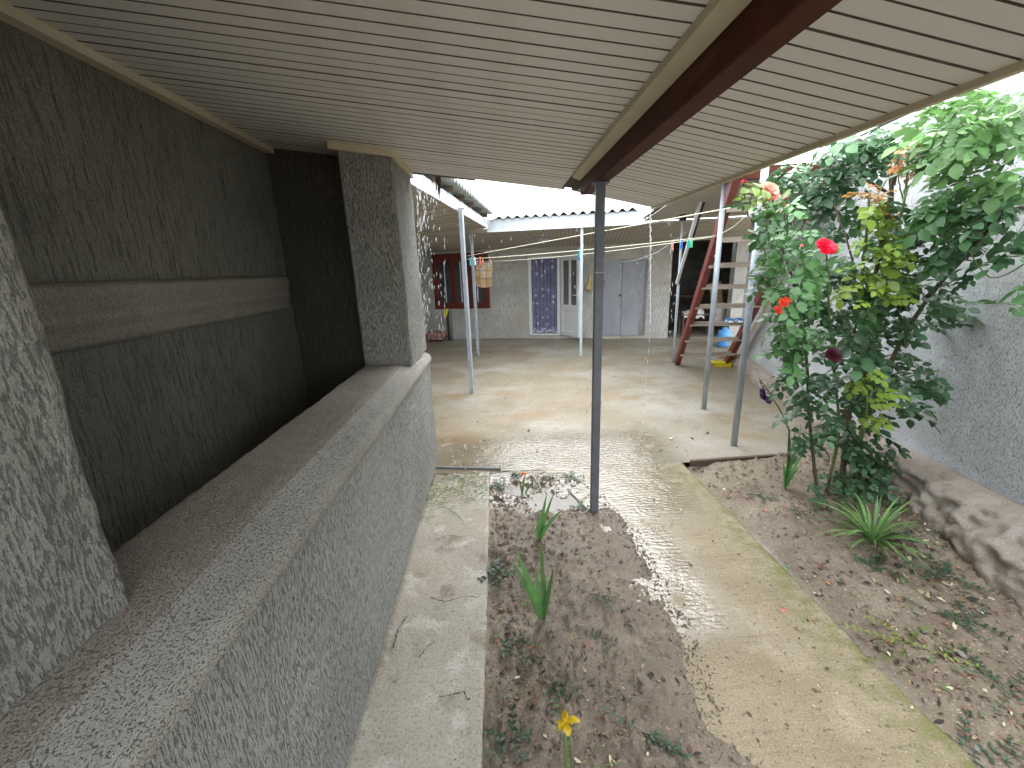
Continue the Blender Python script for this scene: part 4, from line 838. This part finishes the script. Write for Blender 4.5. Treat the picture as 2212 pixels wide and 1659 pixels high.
def cane(rt, pts, r0, r1, mat, thorns=True):
    q = [Vector(p) for p in pts]; s_ = []
    for i in range(len(q) - 1):
        p0, p1, p2, p3 = q[max(i - 1, 0)], q[i], q[i + 1], q[min(i + 2, len(q) - 1)]
        for k in range(5): t_ = k / 5; s_.append(.5 * ((2 * p1) + (p2 - p0) * t_ + (2 * p0 - 5 * p1 + 4 * p2 - p3) * t_ ** 2 + (3 * p1 - p0 - 3 * p2 + p3) * t_ ** 3) + Vector((random.uniform(-1, 1), random.uniform(-1, 1), 0)) * .002)
    s_.append(q[-1]); g_ = G(); N_ = len(s_); g_.tube(s_, [r0 + (r1 - r0) * i / N_ for i in range(N_)], 7)
    if thorns:
        for i in range(0, N_ - 1):
            a_ = random.uniform(0, 6.28); r_ = r0 + (r1 - r0) * i / N_; d = Vector((math.cos(a_), math.sin(a_), .2)); g_.add([s_[i] + d * r_ * .8 + Vector((0, 0, .003)), s_[i] + d * r_ * .8 - Vector((0, 0, .004)), s_[i] + d * (r_ + .009)], [(0, 1, 2)])
    g_.obj('cane', mat, rt, smooth=True); return s_
def flower(rt, p, mat, rad, name='flower', layers=5, up=(0, -.5, .6), openness=1.0, seed=0):
    rs = random.Random(seed); g_ = G(); upv = Vector(up).normalized(); x = upv.cross(Vector((.2, .1, 1))).normalized(); y = upv.cross(x)
    for L_ in range(layers):
        f_ = (L_ + 1) / layers; np_ = 4 + L_
        for k in range(np_):
            a_ = 2 * math.pi * (k + .5 * L_) / np_ + rs.uniform(-.2, .2); d = x * math.cos(a_) + y * math.sin(a_); tl = (.25 + 1.0 * f_ * openness); dr_ = (d * math.sin(tl) + upv * math.cos(tl)); sd = dr_.cross(upv).normalized(); ln = rad * (.5 + .5 * f_) * rs.uniform(.85, 1.1); w_ = ln * .95
            o_ = p + d * rad * .05; inn = (upv * math.sin(tl) - d * math.cos(tl))
            P = [o_, o_ + dr_ * ln * .55 - sd * w_ * .5 + inn * ln * .12, o_ + dr_ * ln * .6 - inn * ln * .08, o_ + dr_ * ln * .55 + sd * w_ * .5 + inn * ln * .12, o_ + dr_ * ln * .95 - sd * w_ * .35 - inn * ln * .12, o_ + dr_ * ln * 1.02 - inn * ln * .2, o_ + dr_ * ln * .95 + sd * w_ * .35 - inn * ln * .12]
            g_.add(P, [(0, 2, 1), (0, 3, 2), (1, 2, 5, 4), (2, 3, 6, 5)])
    return g_.obj(name, mat, rt, smooth=True)

RB = root('rose_bush', (2.25, 2.62, bz(2.25, 2.62)), 'tall rose bush with red and pink blooms growing against the boundary wall', 'rose bush'); cen = Vector((2.2, 2.75, 1.2))
gb = lambda u, v: (lambda p: Vector((p.x, p.y, bz(p.x, p.y) - .02)))(gz(u, v, .03))
C1 = cane(RB, [gb(1768, 1060), at(1748, 900, 2.52), at(1742, 780, 2.5), at(1722, 640, 2.42), at(1685, 520, 2.36), at(1660, 425, 2.3)], .011, .005, m_cane)
C2 = cane(RB, [gb(1785, 1060), at(1812, 930, 2.55), at(1800, 790, 2.5), at(1790, 660, 2.42), at(1785, 545, 2.36)], .011, .004, m_gcane)
C3 = cane(RB, [gb(1815, 1062), at(1828, 950, 2.6), at(1842, 830, 2.6), at(1872, 680, 2.5), at(1905, 520, 2.36), at(1925, 400, 2.3), at(1940, 340, 2.3)], .02, .005, m_cane)
C4 = cane(RB, [gb(1830, 1055), at(1862, 930, 2.58), at(1880, 800, 2.55), at(1862, 640, 2.4), at(1872, 500, 2.3), at(1880, 410, 2.28)], .014, .005, m_gcane)
C5 = cane(RB, [gb(1838, 1050), at(1872, 900, 2.6), at(1950, 730, 2.5), at(2020, 625, 2.35), at(2080, 560, 2.2), at(2150, 480, 2.0)], .016, .007, m_cane)
C6 = cane(RB, [at(1860, 900, 2.6), at(1900, 850, 2.5), at(1960, 815, 2.4), at(2030, 800, 2.3)], .008, .003, m_gcane)
C7 = cane(RB, [gb(1845, 1045), at(1868, 920, 2.4), at(1876, 820, 2.35), at(1878, 790, 2.35)], .008, .003, m_gcane)
C8 = cane(RB, [at(1872, 680, 2.5), at(1905, 600, 2.3), at(1950, 450, 2.2), at(1962, 330, 2.18)], .009, .004, m_gcane)
C9 = cane(RB, [at(1742, 780, 2.5), at(1730, 690, 2.4), at(1700, 640, 2.35), at(1690, 655, 2.3)], .006, .003, m_gcane)
C10 = cane(RB, [at(1800, 790, 2.5), at(1850, 700, 2.5), at(1840, 560, 2.5), at(1800, 440, 2.6)], .008, .004, m_cane)
EL = [(1695, 480, 45, 70, 2.25, 2.5, 30, 'mid'), (1665, 470, 40, 60, 2.2, 2.4, 16, 'mid'), (1690, 590, 55, 60, 2.25, 2.6, 38, 'mid'), (1745, 560, 60, 70, 2.35, 2.7, 26, 'mid'), (1745, 680, 65, 70, 2.3, 2.6, 44, 'mid'),
      (1810, 640, 70, 90, 2.4, 2.8, 55, 'dark'), (1880, 610, 80, 90, 2.35, 2.7, 60, 'mid'), (1850, 740, 95, 85, 2.35, 2.8, 80, 'dark'), (1785, 820, 70, 70, 2.35, 2.7, 44, 'dark'), (1730, 790, 35, 60, 2.4, 2.6, 14, 'dark'),
      (1880, 850, 60, 60, 2.4, 2.7, 34, 'dark'), (1965, 660, 80, 65, 2.3, 2.7, 40, 'dark'), (1950, 800, 80, 45, 2.3, 2.6, 26, 'dark'), (1965, 855, 45, 30, 2.2, 2.5, 12, 'dark'), (1800, 930, 75, 45, 2.4, 2.7, 30, 'dark'),
      (1860, 960, 50, 50, 2.4, 2.6, 26, 'dark'), (1850, 1010, 55, 40, 2.4, 2.6, 24, 'dark'), (1815, 1055, 65, 40, 2.35, 2.7, 60, 'small'), (1830, 1085, 80, 25, 2.3, 2.5, 26, 'small'), (1740, 920, 20, 50, 2.45, 2.6, 6, 'dark'), (1700, 700, 30, 40, 2.3, 2.4, 8, 'mid'),
      (1895, 480, 45, 60, 2.2, 2.4, 30, 'lime'), (1870, 610, 55, 60, 2.2, 2.35, 24, 'lime'), (1925, 545, 35, 50, 2.15, 2.3, 14, 'lime'), (1872, 850, 28, 60, 2.25, 2.35, 12, 'lime'), (1665, 420, 45, 30, 2.2, 2.35, 10, 'lime'), (1700, 750, 40, 60, 2.3, 2.4, 8, 'mid'),
      (1962, 340, 32, 40, 2.1, 2.25, 16, 'red'), (1880, 415, 30, 30, 2.2, 2.3, 8, 'red'), (1900, 450, 30, 40, 2.2, 2.3, 8, 'red'), (1872, 790, 12, 20, 2.3, 2.34, 3, 'red')]
place_leaves(RB, leafspots(EL), 300, cen)
for i, (u, v, y_, mt_, r_, nm) in enumerate(((1784, 534, 2.3, pm_red, .052, 'red'), (1642, 483, 2.25, pm_pink, .028, ''), (1660, 413, 2.25, pm_peach, .05, ''), (1670, 425, 2.24, pm_pink, .03, ''), (1606, 398, 2.2, pm_pink, .02, ''), (1692, 655, 2.25, pm_orange, .03, ''), (1680, 670, 2.24, pm_orange, .026, ''), (1700, 650, 2.26, pm_orange, .024, ''), (1800, 767, 2.3, pm_maroon, .045, ''),
                                              (1696, 431, 2.25, pm_pink, .018, ''), (1681, 461, 2.25, pm_pink, .016, ''), (1731, 533, 2.28, pm_pink, .014, ''), (1693, 447, 2.25, pm_peach, .014, ''), (1940, 370, 2.2, pm_pink, .025, ''))):
    flower(RB, at(u, v, y_), mt_, r_, 'flower' if r_ > .022 else 'bud', 6 if r_ > .03 else 3, up=(random.uniform(-.3, .2), -.7, .6), openness=1.05 if r_ > .022 else .25, seed=i)
    cane(RB, [at(u, v, y_), at(u + 3, v + 30, y_ + .02), at(u + random.uniform(5, 14), v + 70, y_ + .06)], .0025, .0035, m_gcane, False)

CRR = root('climbing_rose', (RWX(3.3) - .2, 3.3, 0), 'dark leaved climbing rose spilling over the boundary wall under the eave', 'climbing rose'); cen2 = Vector((2.9, 3.6, 2.0))
cane(CRR, [(RWX(3.3) - .2, 3.3, 0), at(1900, 700, 3.05), at(1925, 420, 2.9), at(1900, 330, 2.8), at(1850, 300, 2.9)], .018, .008, m_cane)
cane(CRR, [at(1925, 420, 2.9), at(1820, 370, 3.0), at(1740, 400, 3.1), at(1690, 420, 3.1)], .01, .004, m_cane)
cane(CRR, [at(1930, 400, 2.9), at(1950, 330, 2.7), at(1990, 260, 2.6)], .009, .005, m_cane)
EL2 = [(1745, 400, 75, 45, 2.7, 3.2, 80, 'dark'), (1820, 345, 90, 40, 2.6, 3.1, 100, 'dark'), (1890, 305, 90, 35, 2.55, 3.0, 95, 'dark'), (1760, 470, 75, 70, 2.8, 3.2, 70, 'dark'), (1830, 440, 40, 50, 2.7, 3.0, 24, 'dark'), (1950, 300, 60, 40, 2.5, 2.8, 40, 'mid'), (1690, 400, 40, 30, 2.8, 3.2, 24, 'dark'), (1850, 500, 70, 50, 2.7, 3.0, 30, 'dark')]
place_leaves(CRR, leafspots(EL2, .68), 280, cen2)
VN = root('climbing_vine', (RWX(1.2) - .15, 1.2, 0), 'pale green climber hanging over the boundary wall at the upper right', 'climber'); cen3 = Vector((2.5, 2.0, 2.1))
cane(VN, [(RWX(1.2) - .15, 1.2, .1), (RWX(1.3) - .12, 1.3, 1.2), at(2200, 420, 2.0), at(2120, 330, 2.1), at(2040, 300, 2.2)], .016, .006, m_cane)
cane(VN, [at(2212, 450, 1.95), at(2150, 470, 2.05), at(2080, 560, 2.2), at(2000, 640, 2.4)], .012, .006, m_cane)
cane(VN, [at(2200, 430, 2.0), at(2140, 400, 2.05), at(2100, 490, 2.15), at(2090, 560, 2.2)], .008, .004, m_cane)
cane(VN, [at(2230, 560, 1.9), at(2140, 600, 2.0), at(2080, 520, 2.05)], .004, .002, m_gcane, False)
EL3 = [(2130, 270, 95, 55, 1.8, 2.2, 120, 'bright'), (2190, 330, 50, 90, 1.75, 2.1, 80, 'bright'), (2070, 330, 70, 55, 1.95, 2.3, 64, 'bright'), (2040, 270, 50, 30, 2.0, 2.4, 20, 'bright'), (2190, 220, 50, 35, 1.8, 2.1, 46, 'bright'),
       (2095, 430, 80, 45, 1.95, 2.3, 44, 'mid'), (2020, 480, 60, 60, 2.1, 2.4, 30, 'dark'), (2100, 500, 60, 40, 2.0, 2.2, 24, 'dark'), (1985, 580, 50, 50, 2.1, 2.4, 16, 'dark'), (2180, 460, 50, 40, 1.8, 2.1, 24, 'dark'), (2110, 580, 35, 22, 2.0, 2.1, 6, 'dark'),
       (2060, 560, 30, 30, 2.1, 2.25, 7, 'dark'), (2205, 640, 25, 45, 1.75, 1.85, 6, 'mid'), (2185, 540, 30, 20, 1.8, 2.0, 5, 'dark')]
place_leaves(VN, leafspots(EL3, .95), 290, cen3)
o = G().bar(at(1992, 268, 2.3), at(1880, 445, 2.9), .006, .006).obj('twine', m_rope); tag(o, 'pale twine slanting through the climbing rose', 'twine')

# blade-leaved plants
def blade(g_, b0, az, ln, lean, wd, bend=1.0, k=9, twist=0, fan=0):
    d = Vector((math.cos(az), math.sin(az), 0)); s_ = Vector((-d.y, d.x, 0)); P = []; p = Vector(b0); th = lean
    for i in range(k + 1):
        t_ = i / k; w_ = wd * (math.sin(min(1, t_ * 1.6 + .25) * math.pi * .5)) * (1 - t_ ** 3.2) + .0006; c_ = s_ * math.cos(twist * t_) + Vector((0, 0, 1)) * math.sin(twist * t_)
        if fan: c_ = ((d * math.cos(th) - Vector((0, 0, math.sin(th)))) * fan + s_ * (1 - fan)).normalized()
        u_ = d * math.cos(th) * -1 + Vector((0, 0, math.sin(th))); fold = d * -.12 * w_
        P += [p - c_ * w_ / 2, p + fold + Vector((0, 0, -.1 * w_)), p + c_ * w_ / 2]; st_ = ln / k; p = p + (d * math.sin(th) + Vector((0, 0, math.cos(th)))) * st_; th += bend / k
    g_.add(P, [f_ for i in range(k) for f_ in ((3 * i, 3 * i + 1, 3 * i + 4, 3 * i + 3), (3 * i + 1, 3 * i + 2, 3 * i + 5, 3 * i + 4))])
def blades(name, u, v, specs, label, cat, mat=lm_blade, bedf=None, hgt=0):
    p = gz(u, v, 0); p = Vector((p.x, p.y, (mz if p.x < 1 else bz)(p.x, p.y) - .008)); r_ = root(name, p, label, cat)
    for (az, ln, lean, wd, bend) in specs:
        g_ = G(); blade(g_, p + Vector((math.cos(az), math.sin(az), 0)) * .006, az, ln, lean, wd, bend, fan=.8); g_.obj('blade', mat, r_, smooth=True)
    return r_, p
PI = math.pi
blades('iris_plant', 1172, 1335, [(PI, .42, .18, .03, .2), (PI * .97, .37, .28, .026, .2), (0, .46, .0, .022, -.03), (0, .3, .12, .026, .1), (.3, .26, .05, .022, .0), (PI, .33, .05, .024, .05)], 'iris clump with stiff green blades in the middle of the mud bed', 'iris')
blades('iris_plant', 1163, 1170, [(0, .33, .1, .024, .12), (.1, .34, .2, .024, .2), (-.1, .27, .35, .028, .5), (PI, .2, -.05, .022, 0)], 'smaller iris clump behind the middle one, tilted to the right', 'iris')
r_, p = blades('iris_plant', 1130, 1058, [(PI, .2, -.02, .016, -.35), (PI, .14, .1, .014, .1), (0, .17, .45, .014, .2)], 'small plant with a drooping orange flower at the wet end of the mud bed', 'flower')
flower(r_, at(1130, 1022, p.y - .01), pm_or, .022, 'flower', 3, (0, -.6, -.3), seed=4)
# yellow iris in the foreground
p0 = gz(1226, 1700, 0); p0 = Vector((p0.x, p0.y, mz(p0.x, p0.y))); YI = root('yellow_iris', p0, 'yellow iris flower on a thin stem at the bottom of the picture', 'iris')
hd = at(1222, 1568, p0.y - .015); G().tube([p0, p0.lerp(hd, .5) + Vector((-.004, 0, 0)), hd - Vector((0, 0, .005))], .0045, 8).obj('stem', m_stalk, YI, smooth=True)
G().tube([p0 + Vector((.012, 0, 0)), p0.lerp(hd, .6) + Vector((.014, 0, 0)), hd + Vector((.012, 0, -.03))], .003, 6).obj('stem', m_stalk, YI, smooth=True)
g_ = G(); blade(g_, p0, -.12, .23, .5, .022, .95, fan=.5); g_.obj('blade', lm_blade, YI, smooth=True)
g_ = G(); blade(g_, p0 + Vector((.006, 0, 0)), .2, .12, .1, .014, .2); g_.obj('blade', lm_blade, YI, smooth=True)
def ipetal(c, d, up, ln, w_, cv):
    g_ = G(); d = Vector(d).normalized(); up = Vector(up).normalized(); s_ = d.cross(up).normalized(); up = s_.cross(d); k = 7; P = []
    for i in range(k + 1):
        t_ = i / k; ww = w_ * math.sin(max(.08, t_ ** .8) * PI * .93) + .001; q_ = c + d * ln * t_ + up * (cv * ln * math.sin(t_ * PI * .8)); wob = .08 * ww * math.sin(i * 2.2); P += [q_ - s_ * ww / 2 + up * (ww * .22 + wob), q_, q_ + s_ * ww / 2 + up * (ww * .22 - wob)]
    g_.add(P, [f_ for i in range(k) for f_ in ((3 * i, 3 * i + 1, 3 * i + 4, 3 * i + 3), (3 * i + 1, 3 * i + 2, 3 * i + 5, 3 * i + 4))]); g_.obj('petal', pm_yellow, YI, smooth=True)
hd = at(1222, 1562, p0.y - .02)
for d, up, ln, w_, cv in (((1, -.1, .1), (0, 0, 1), .042, .022, .2), ((-.6, -.5, -.5), (-.4, 0, 1), .028, .018, .3), ((-.9, .2, -.15), (0, 0, 1), .03, .01, .1), ((-.15, 0, 1), (.2, -1, 0), .032, .026, .25), ((.12, .1, 1), (-.5, 1, 0), .034, .024, .2), ((.1, -.7, -.55), (0, -.2, 1), .03, .022, .3), ((0, .6, .6), (0, 1, 0), .03, .022, .2)): ipetal(hd, d, up, ln, w_, cv)
# gladiolus
gp = gz(1696, 1058, 0); gp.z = bz(gp.x, gp.y) - .01; GL = root('gladiolus', gp, 'gladiolus with dark purple blooms on a leaning stalk by the bed edging', 'gladiolus')
for az, ln, lean, wd, bend in ((PI, .42, .02, .034, .05), (0, .46, .06, .034, .12), (0, .36, .2, .036, .3), (PI, .22, .12, .03, .2), (.3, .5, .0, .03, .05), (0, .2, .25, .03, .4)):
    g_ = G(); blade(g_, gp, az, ln, lean, wd, bend, fan=.8); g_.obj('blade', lm_mid, GL, smooth=True)
stp = [gp + Vector((0, 0, .1)), at(1705, 930, gp.y), at(1685, 885, gp.y - .02), at(1660, 845, gp.y - .04), at(1638, 815, gp.y - .05)]
G().tube(stp, [.007, .006, .005, .004, .002], 7).obj('stalk', m_stalk, GL, smooth=True)
for i, (u, v) in enumerate(((1664, 863), (1652, 855), (1650, 846))): flower(GL, at(u, v, gp.y - .05), pm_purple, .028, 'flower', 3, (-.8, -.3, -.1), .6, i)
for i, (u, v) in enumerate(((1646, 832), (1641, 822))): G().tube([at(u + 4, v + 8, gp.y - .05), at(u, v, gp.y - .05)], [.006, .002], 5).obj('bud', m_stalk, GL)
# spider plant
sp_ = gz(1885, 1160, .03); sp_.z = bz(sp_.x, sp_.y); SP = root('spider_plant', sp_, 'fountain shaped plant with long arching pale striped leaves beside the rose bush', 'spider plant')
for k in range(58):
    g_ = G(); az = 2 * PI * k / 58 * 1.0 + random.uniform(-.15, .15); blade(g_, sp_ + Vector((math.cos(az), math.sin(az), 0)) * .02, az, random.uniform(.2, .34), random.uniform(.1, .95), random.uniform(.012, .019), random.uniform(.7, 1.6), 8); g_.obj('blade', lm_spider, SP, smooth=True)
# small leafy weeds
def sprig(g_, p, ln, az, n_, size, mat=None, upz=.3, zf=None):
    d = Vector((math.cos(az), math.sin(az), 0)); q_ = Vector(p); az_ = az
    for k in range(n_):
        st_ = ln / n_; az_ += random.uniform(-.35, .35); nx_ = q_ + Vector((math.cos(az_), math.sin(az_), upz * random.uniform(-.2, .6))) * st_
        if zf: nx_.z = max(nx_.z, zf(nx_.x, nx_.y) + .008)
        g_.tube([q_, nx_], .0012, 3, False)
        for sg in (-1, 1):
            a_ = az_ + sg * random.uniform(.7, 1.3); leaflet(g_, nx_, Vector((math.cos(a_), math.sin(a_), random.uniform(-.1, .5))), Vector((random.uniform(-.3, .3), random.uniform(-.3, .3), 1)), size * random.uniform(.7, 1.2), size * .5, .1, .1)
        q_ = nx_
for i, (u, v, lb, n_, sz, mt_, r_) in enumerate(((2035, 1255, 'dark bushy seedling at the foot of the plinth on the right', 16, .024, lm_weed, .13), (1915, 1100, 'light green weed with rounded leaves behind the spider plant', 9, .036, lm_mid, .12), (1895, 1225, 'grey green leafy shoot in front of the spider plant', 8, .03, lm_weed, .1), (1940, 1170, 'pale leafed shoot right of the spider plant', 8, .024, lm_weed, .1),
                                                   (1068, 1045, 'dark green sprig at the corner of the cement ledge', 8, .028, lm_weed, .08), (1105, 1022, 'green sprig trailing at the wet end of the mud bed', 6, .024, lm_weed, .07), (1175, 1040, 'green sprig lying in the wet mud left of the middle post', 7, .026, lm_weed, .08), (1235, 1035, 'leafy green sprig just left of the middle post', 8, .028, lm_weed, .08), (1255, 1098, 'sprig with green leaves in the puddle beside the middle post', 6, .03, lm_weed, .06),
                                                   (1078, 1240, 'grey green periwinkle tuft against the cement ledge', 8, .032, lm_weed, .09), (1110, 1395, 'grey leaved tuft lower down along the cement ledge', 6, .026, lm_weed, .07), (1175, 1470, 'trailing line of grey green leaves in the mud', 7, .024, lm_weed, .12), (1105, 1590, 'grey leaved weed in the lower left of the mud bed', 8, .026, lm_weed, .09), (1385, 1590, 'dark trailing sprig in the mud to the right of the yellow iris', 8, .022, lm_weed, .13),
                                                   (1300, 1385, 'small green tuft in the middle of the mud bed', 6, .018, lm_weed, .06), (1275, 1290, 'long thin runner of small leaves right of the iris clump', 8, .018, lm_weed, .14), (1690, 1355 - 130, 'pale sprig near the path edge in the rose bed', 7, .02, lm_mid, .07), (2085, 1345, 'green tuft at the plinth foot below the dark bushy seedling', 10, .022, lm_weed, .12), (2160, 1490, 'low dark sprig by the right picture edge in the rose bed', 10, .022, lm_weed, .14), (2060, 1190, 'small dark weed growing out of the plinth foot', 9, .02, lm_weed, .1), (2110, 1610, 'leafy sprig in the bottom right corner of the rose bed', 8, .024, lm_weed, .12), (1648, 1078, 'small green tuft near the path in the rose bed', 8, .018, lm_weed, .08), (1725, 1110, 'dark green tuft in the litter in front of the rose bush', 9, .02, lm_weed, .1), (1700, 1300, 'fallen leafy twig beside the path edge', 6, .022, lm_weed, .09), (1975, 1085, 'dark low weed between the rose bush and the plinth', 10, .022, lm_weed, .14), (2010, 1330, 'thin green runner in the middle of the rose bed', 9, .018, lm_weed, .16), (1950, 1390, 'tangle of yellowish clippings in the rose bed beside the path', 14, .018, lm_lime, .2))):
    p = gz(u, v, 0); zf = mz if p.x < 1 else bz; p.z = zf(p.x, p.y) + .004; rt_ = root('weed', p, lb, 'weed')
    nst = 5 if r_ > .06 else 4
    for s_ in range(nst):
        g_ = G(); az = (2 * PI * s_ / nst + random.uniform(-.4, .4)) if 'trailing' not in lb and 'runner' not in lb else random.choice((-.9, -1.1, -.7, 2.2)) + random.uniform(-.2, .2)
        sprig(g_, p, r_ * random.uniform(.7, 1.2), az, max(3, n_ // 2), sz, None, .55 if i in (0, 1, 2) else .25, zf); g_.obj('shoot', mt_, rt_, smooth=True)

# leaf litter and crumbs (nobody could count them)
lit = [MM('litter_' + n_, c_, rough=.8) for n_, c_ in (('tan', (.38, .27, .15)), ('pale', (.58, .52, .36)), ('brown', (.14, .075, .045)), ('green', (.1, .16, .06)), ('rust', (.28, .12, .06)), ('dark', (.035, .032, .025)), ('grey', (.2, .2, .17)))]
def litter(name, n_, area, zf, wts, smin, smax, clump=None, keep=None):
    g_ = G(); k = 0; tries = 0
    while k < n_ and tries < n_ * 6:
        tries += 1; x_, y_ = area()
        if keep and not keep(x_, y_): continue
        if clump and float(fbm(np.array([[x_, y_, 0]]), (3, 3, 1), 2, clump)[0]) < random.uniform(-.45, .9): continue
        z_ = zf(x_, y_) + .004; g_.mi = random.choices(range(len(lit)), wts)[0]; az = random.uniform(0, 6.28); s_ = random.uniform(smin, smax) * random.choice((.5, .7, 1, 1, 1.4, 2.1))
        leaflet(g_, Vector((x_, y_, z_)), Vector((math.cos(az), math.sin(az), random.uniform(-.1, .35))), Vector((random.uniform(-.5, .5), random.uniform(-.5, .5), 1)), s_, s_ * random.uniform(.3, .6), random.uniform(-.2, .3), random.uniform(-.5, .5)); k += 1
    return g_.obj(name, None, None, 'stuff', mats=lit)
litter('leaf_litter', 4400, lambda: (random.uniform(1.54, 2.95), random.uniform(.6, 3.08)), bz, (3.4, 2.2, 6, 3, 3, 7, 1), .006, .022, 51)
litter('mud_litter', 1600, lambda: (-.1 + abs(random.gauss(0, .33)), random.uniform(.75, 3.02)), mz, (2, .8, 6, 2, 1.5, 7, 2), .006, .017, 52, lambda x_, y_: x_ < float(mud_edge(y_)) - .02)
litter('path_litter', 260, lambda: (random.uniform(.8, 1.46), random.uniform(.7, 3.1)), lambda x_, y_: .001, (1, 2, 3, 1, 1, 5, 0), .004, .012)
litter('yard_litter', 320, lambda: (random.uniform(-.5, 3.4), random.uniform(3.15, 8.5)), lambda x_, y_: .006, (2, 4, 3, 1, 1, 3, 0), .01, .026)
# soil crumbs
g_ = G()
for k in range(2900):
    if k < 1100:
        x_, y_ = -.1 + abs(random.gauss(0, .4)), random.uniform(.7, 2.95)
        if x_ > float(mud_edge(y_)) - .04: continue
        z_ = mz(x_, y_)
    elif k >= 1900:
        y_ = random.uniform(.8, 2.7); x_ = float(mud_edge(y_)) + random.gauss(.02, .035); z_ = max(0, mz(x_, y_))
    else: x_, y_ = random.uniform(1.6, 2.7), random.uniform(.6, 3.0); z_ = bz(x_, y_)
    s_ = random.uniform(.003, .009) * random.choice((1, 1, 1.7)) * (.55 if k >= 1900 else 1); P = [Vector((random.gauss(0, 1), random.gauss(0, 1), random.gauss(0, .8))).normalized() * s_ * random.uniform(.7, 1.2) for _ in range(6)]
    c_ = Vector((x_, y_, z_ + s_ * .3)); o6 = [(1, 0, 0), (-1, 0, 0), (0, 1, 0), (0, -1, 0), (0, 0, .8), (0, 0, -.6)]
    P = [c_ + Vector(q_) * s_ * random.uniform(.7, 1.3) for q_ in o6]; g_.add(P, [(0, 2, 4), (2, 1, 4), (1, 3, 4), (3, 0, 4), (2, 0, 5), (1, 2, 5), (3, 1, 5), (0, 3, 5)])
g_.obj('soil_crumbs', m_mud, kind='stuff')
# fallen petals
for i, (u, v) in enumerate(((1652, 1103), (1698, 1100), (1577, 1258), (1688, 1322))):
    p = gz(u, v, .01); g_ = G(); leaflet(g_, p + Vector((0, 0, .004 + (bz(p.x, p.y) if p.x > 1.5 else 0))), Vector((math.cos(i * 2), math.sin(i * 2), .2)), Vector((.2, 0, 1)), .022, .018, .3, -.2)
    tag(g_.obj('fallen_petal', pm_pink), ('fallen pink petal at the edge of the rose bed', 'pink petal lying among the litter near the gladiolus', 'pale petal lying on the middle of the path', 'pinkish petal on the path lower down')[i], 'petal', 'fallen petals')

# ================================================================== RAIN
g_ = G(); rs = random.Random(5)
def drop(p, ln, r_):
    g_.tube([p, p - Vector((0, 0, ln * .5)), p - Vector((0, 0, ln))], [r_ * .35, r_, r_ * .5], 5)
for k in range(300):
    u = 900 + min(60, rs.expovariate(1 / 17)); v = rs.uniform(385, 720) ; y_ = rs.uniform(3.46, 4.0); p = at(u, v, y_); drop(p, rs.uniform(.02, .06), rs.uniform(.0016, .003))
for k in range(90):
    u = rs.uniform(930, 1420); v = rs.uniform(470, 640); y_ = rs.uniform(5, 7.4); drop(at(u, v, y_), rs.uniform(.03, .07), .0015)
for k in range(34):
    drop(at(1462 + rs.gauss(-6, 8), rs.uniform(440, 720), 6.5), rs.uniform(.03, .07), .004)
for u, v, L_ in ((1381, 905, .04), (1382, 935, .035), (1395, 1.0 * 770, .03)): drop(at(u, v, 3.45), L_, .003)
g_.obj('raindrops', m_drop, kind='stuff', smooth=True)
g_ = G(); pts = []; rd = []; top_ = Vector((1.225, 3.47, rzf(1.225) - .005)); n_ = 64
end = at(1402, 700, 3.5)
for k in range(n_ + 1):
    t_ = k / n_; z_ = top_.z + (end.z - top_.z) * t_; pts.append(Vector((top_.x + (end.x - top_.x) * t_ + .003 * math.sin(k * 1.3), 3.47, z_))); rd.append(.0075 * (.7 + .5 * math.sin(k * 2.1) * math.sin(k * .9)) * (1 - .3 * t_))
g_.tube(pts, rd, 7); o = g_.obj('water_stream', m_drop, smooth=True); tag(o, 'rope of rain water falling from the outer corner of the veranda roof', 'water stream')
g_ = G()
for k in range(11): z_ = end.z - .02 - k * (end.z / 12); L_ = .05; g_.tube([(end.x - .002 * k, 3.47, z_), (end.x - .002 * k, 3.47, z_ - L_ * .5), (end.x - .002 * k, 3.47, z_ - L_)], [.001, .0026, .0012], 5)
o = g_.obj('water_drip', m_drop, kind='stuff', smooth=True)
# splash crowns on the wet concrete
g_ = G()
for k in range(170):
    x_, y_ = rs.uniform(-.5, 1.4), rs.gauss(3.45, .22); r_ = rs.uniform(.004, .012)
    for j in range(5): a_ = 1.257 * j + rs.random(); d = Vector((math.cos(a_), math.sin(a_), 1.1)); g_.tube([Vector((x_, y_, .006)), Vector((x_, y_, .006)) + d * r_], [.0008, .0012], 3)
g_.obj('rain_splashes', m_drop, kind='stuff')
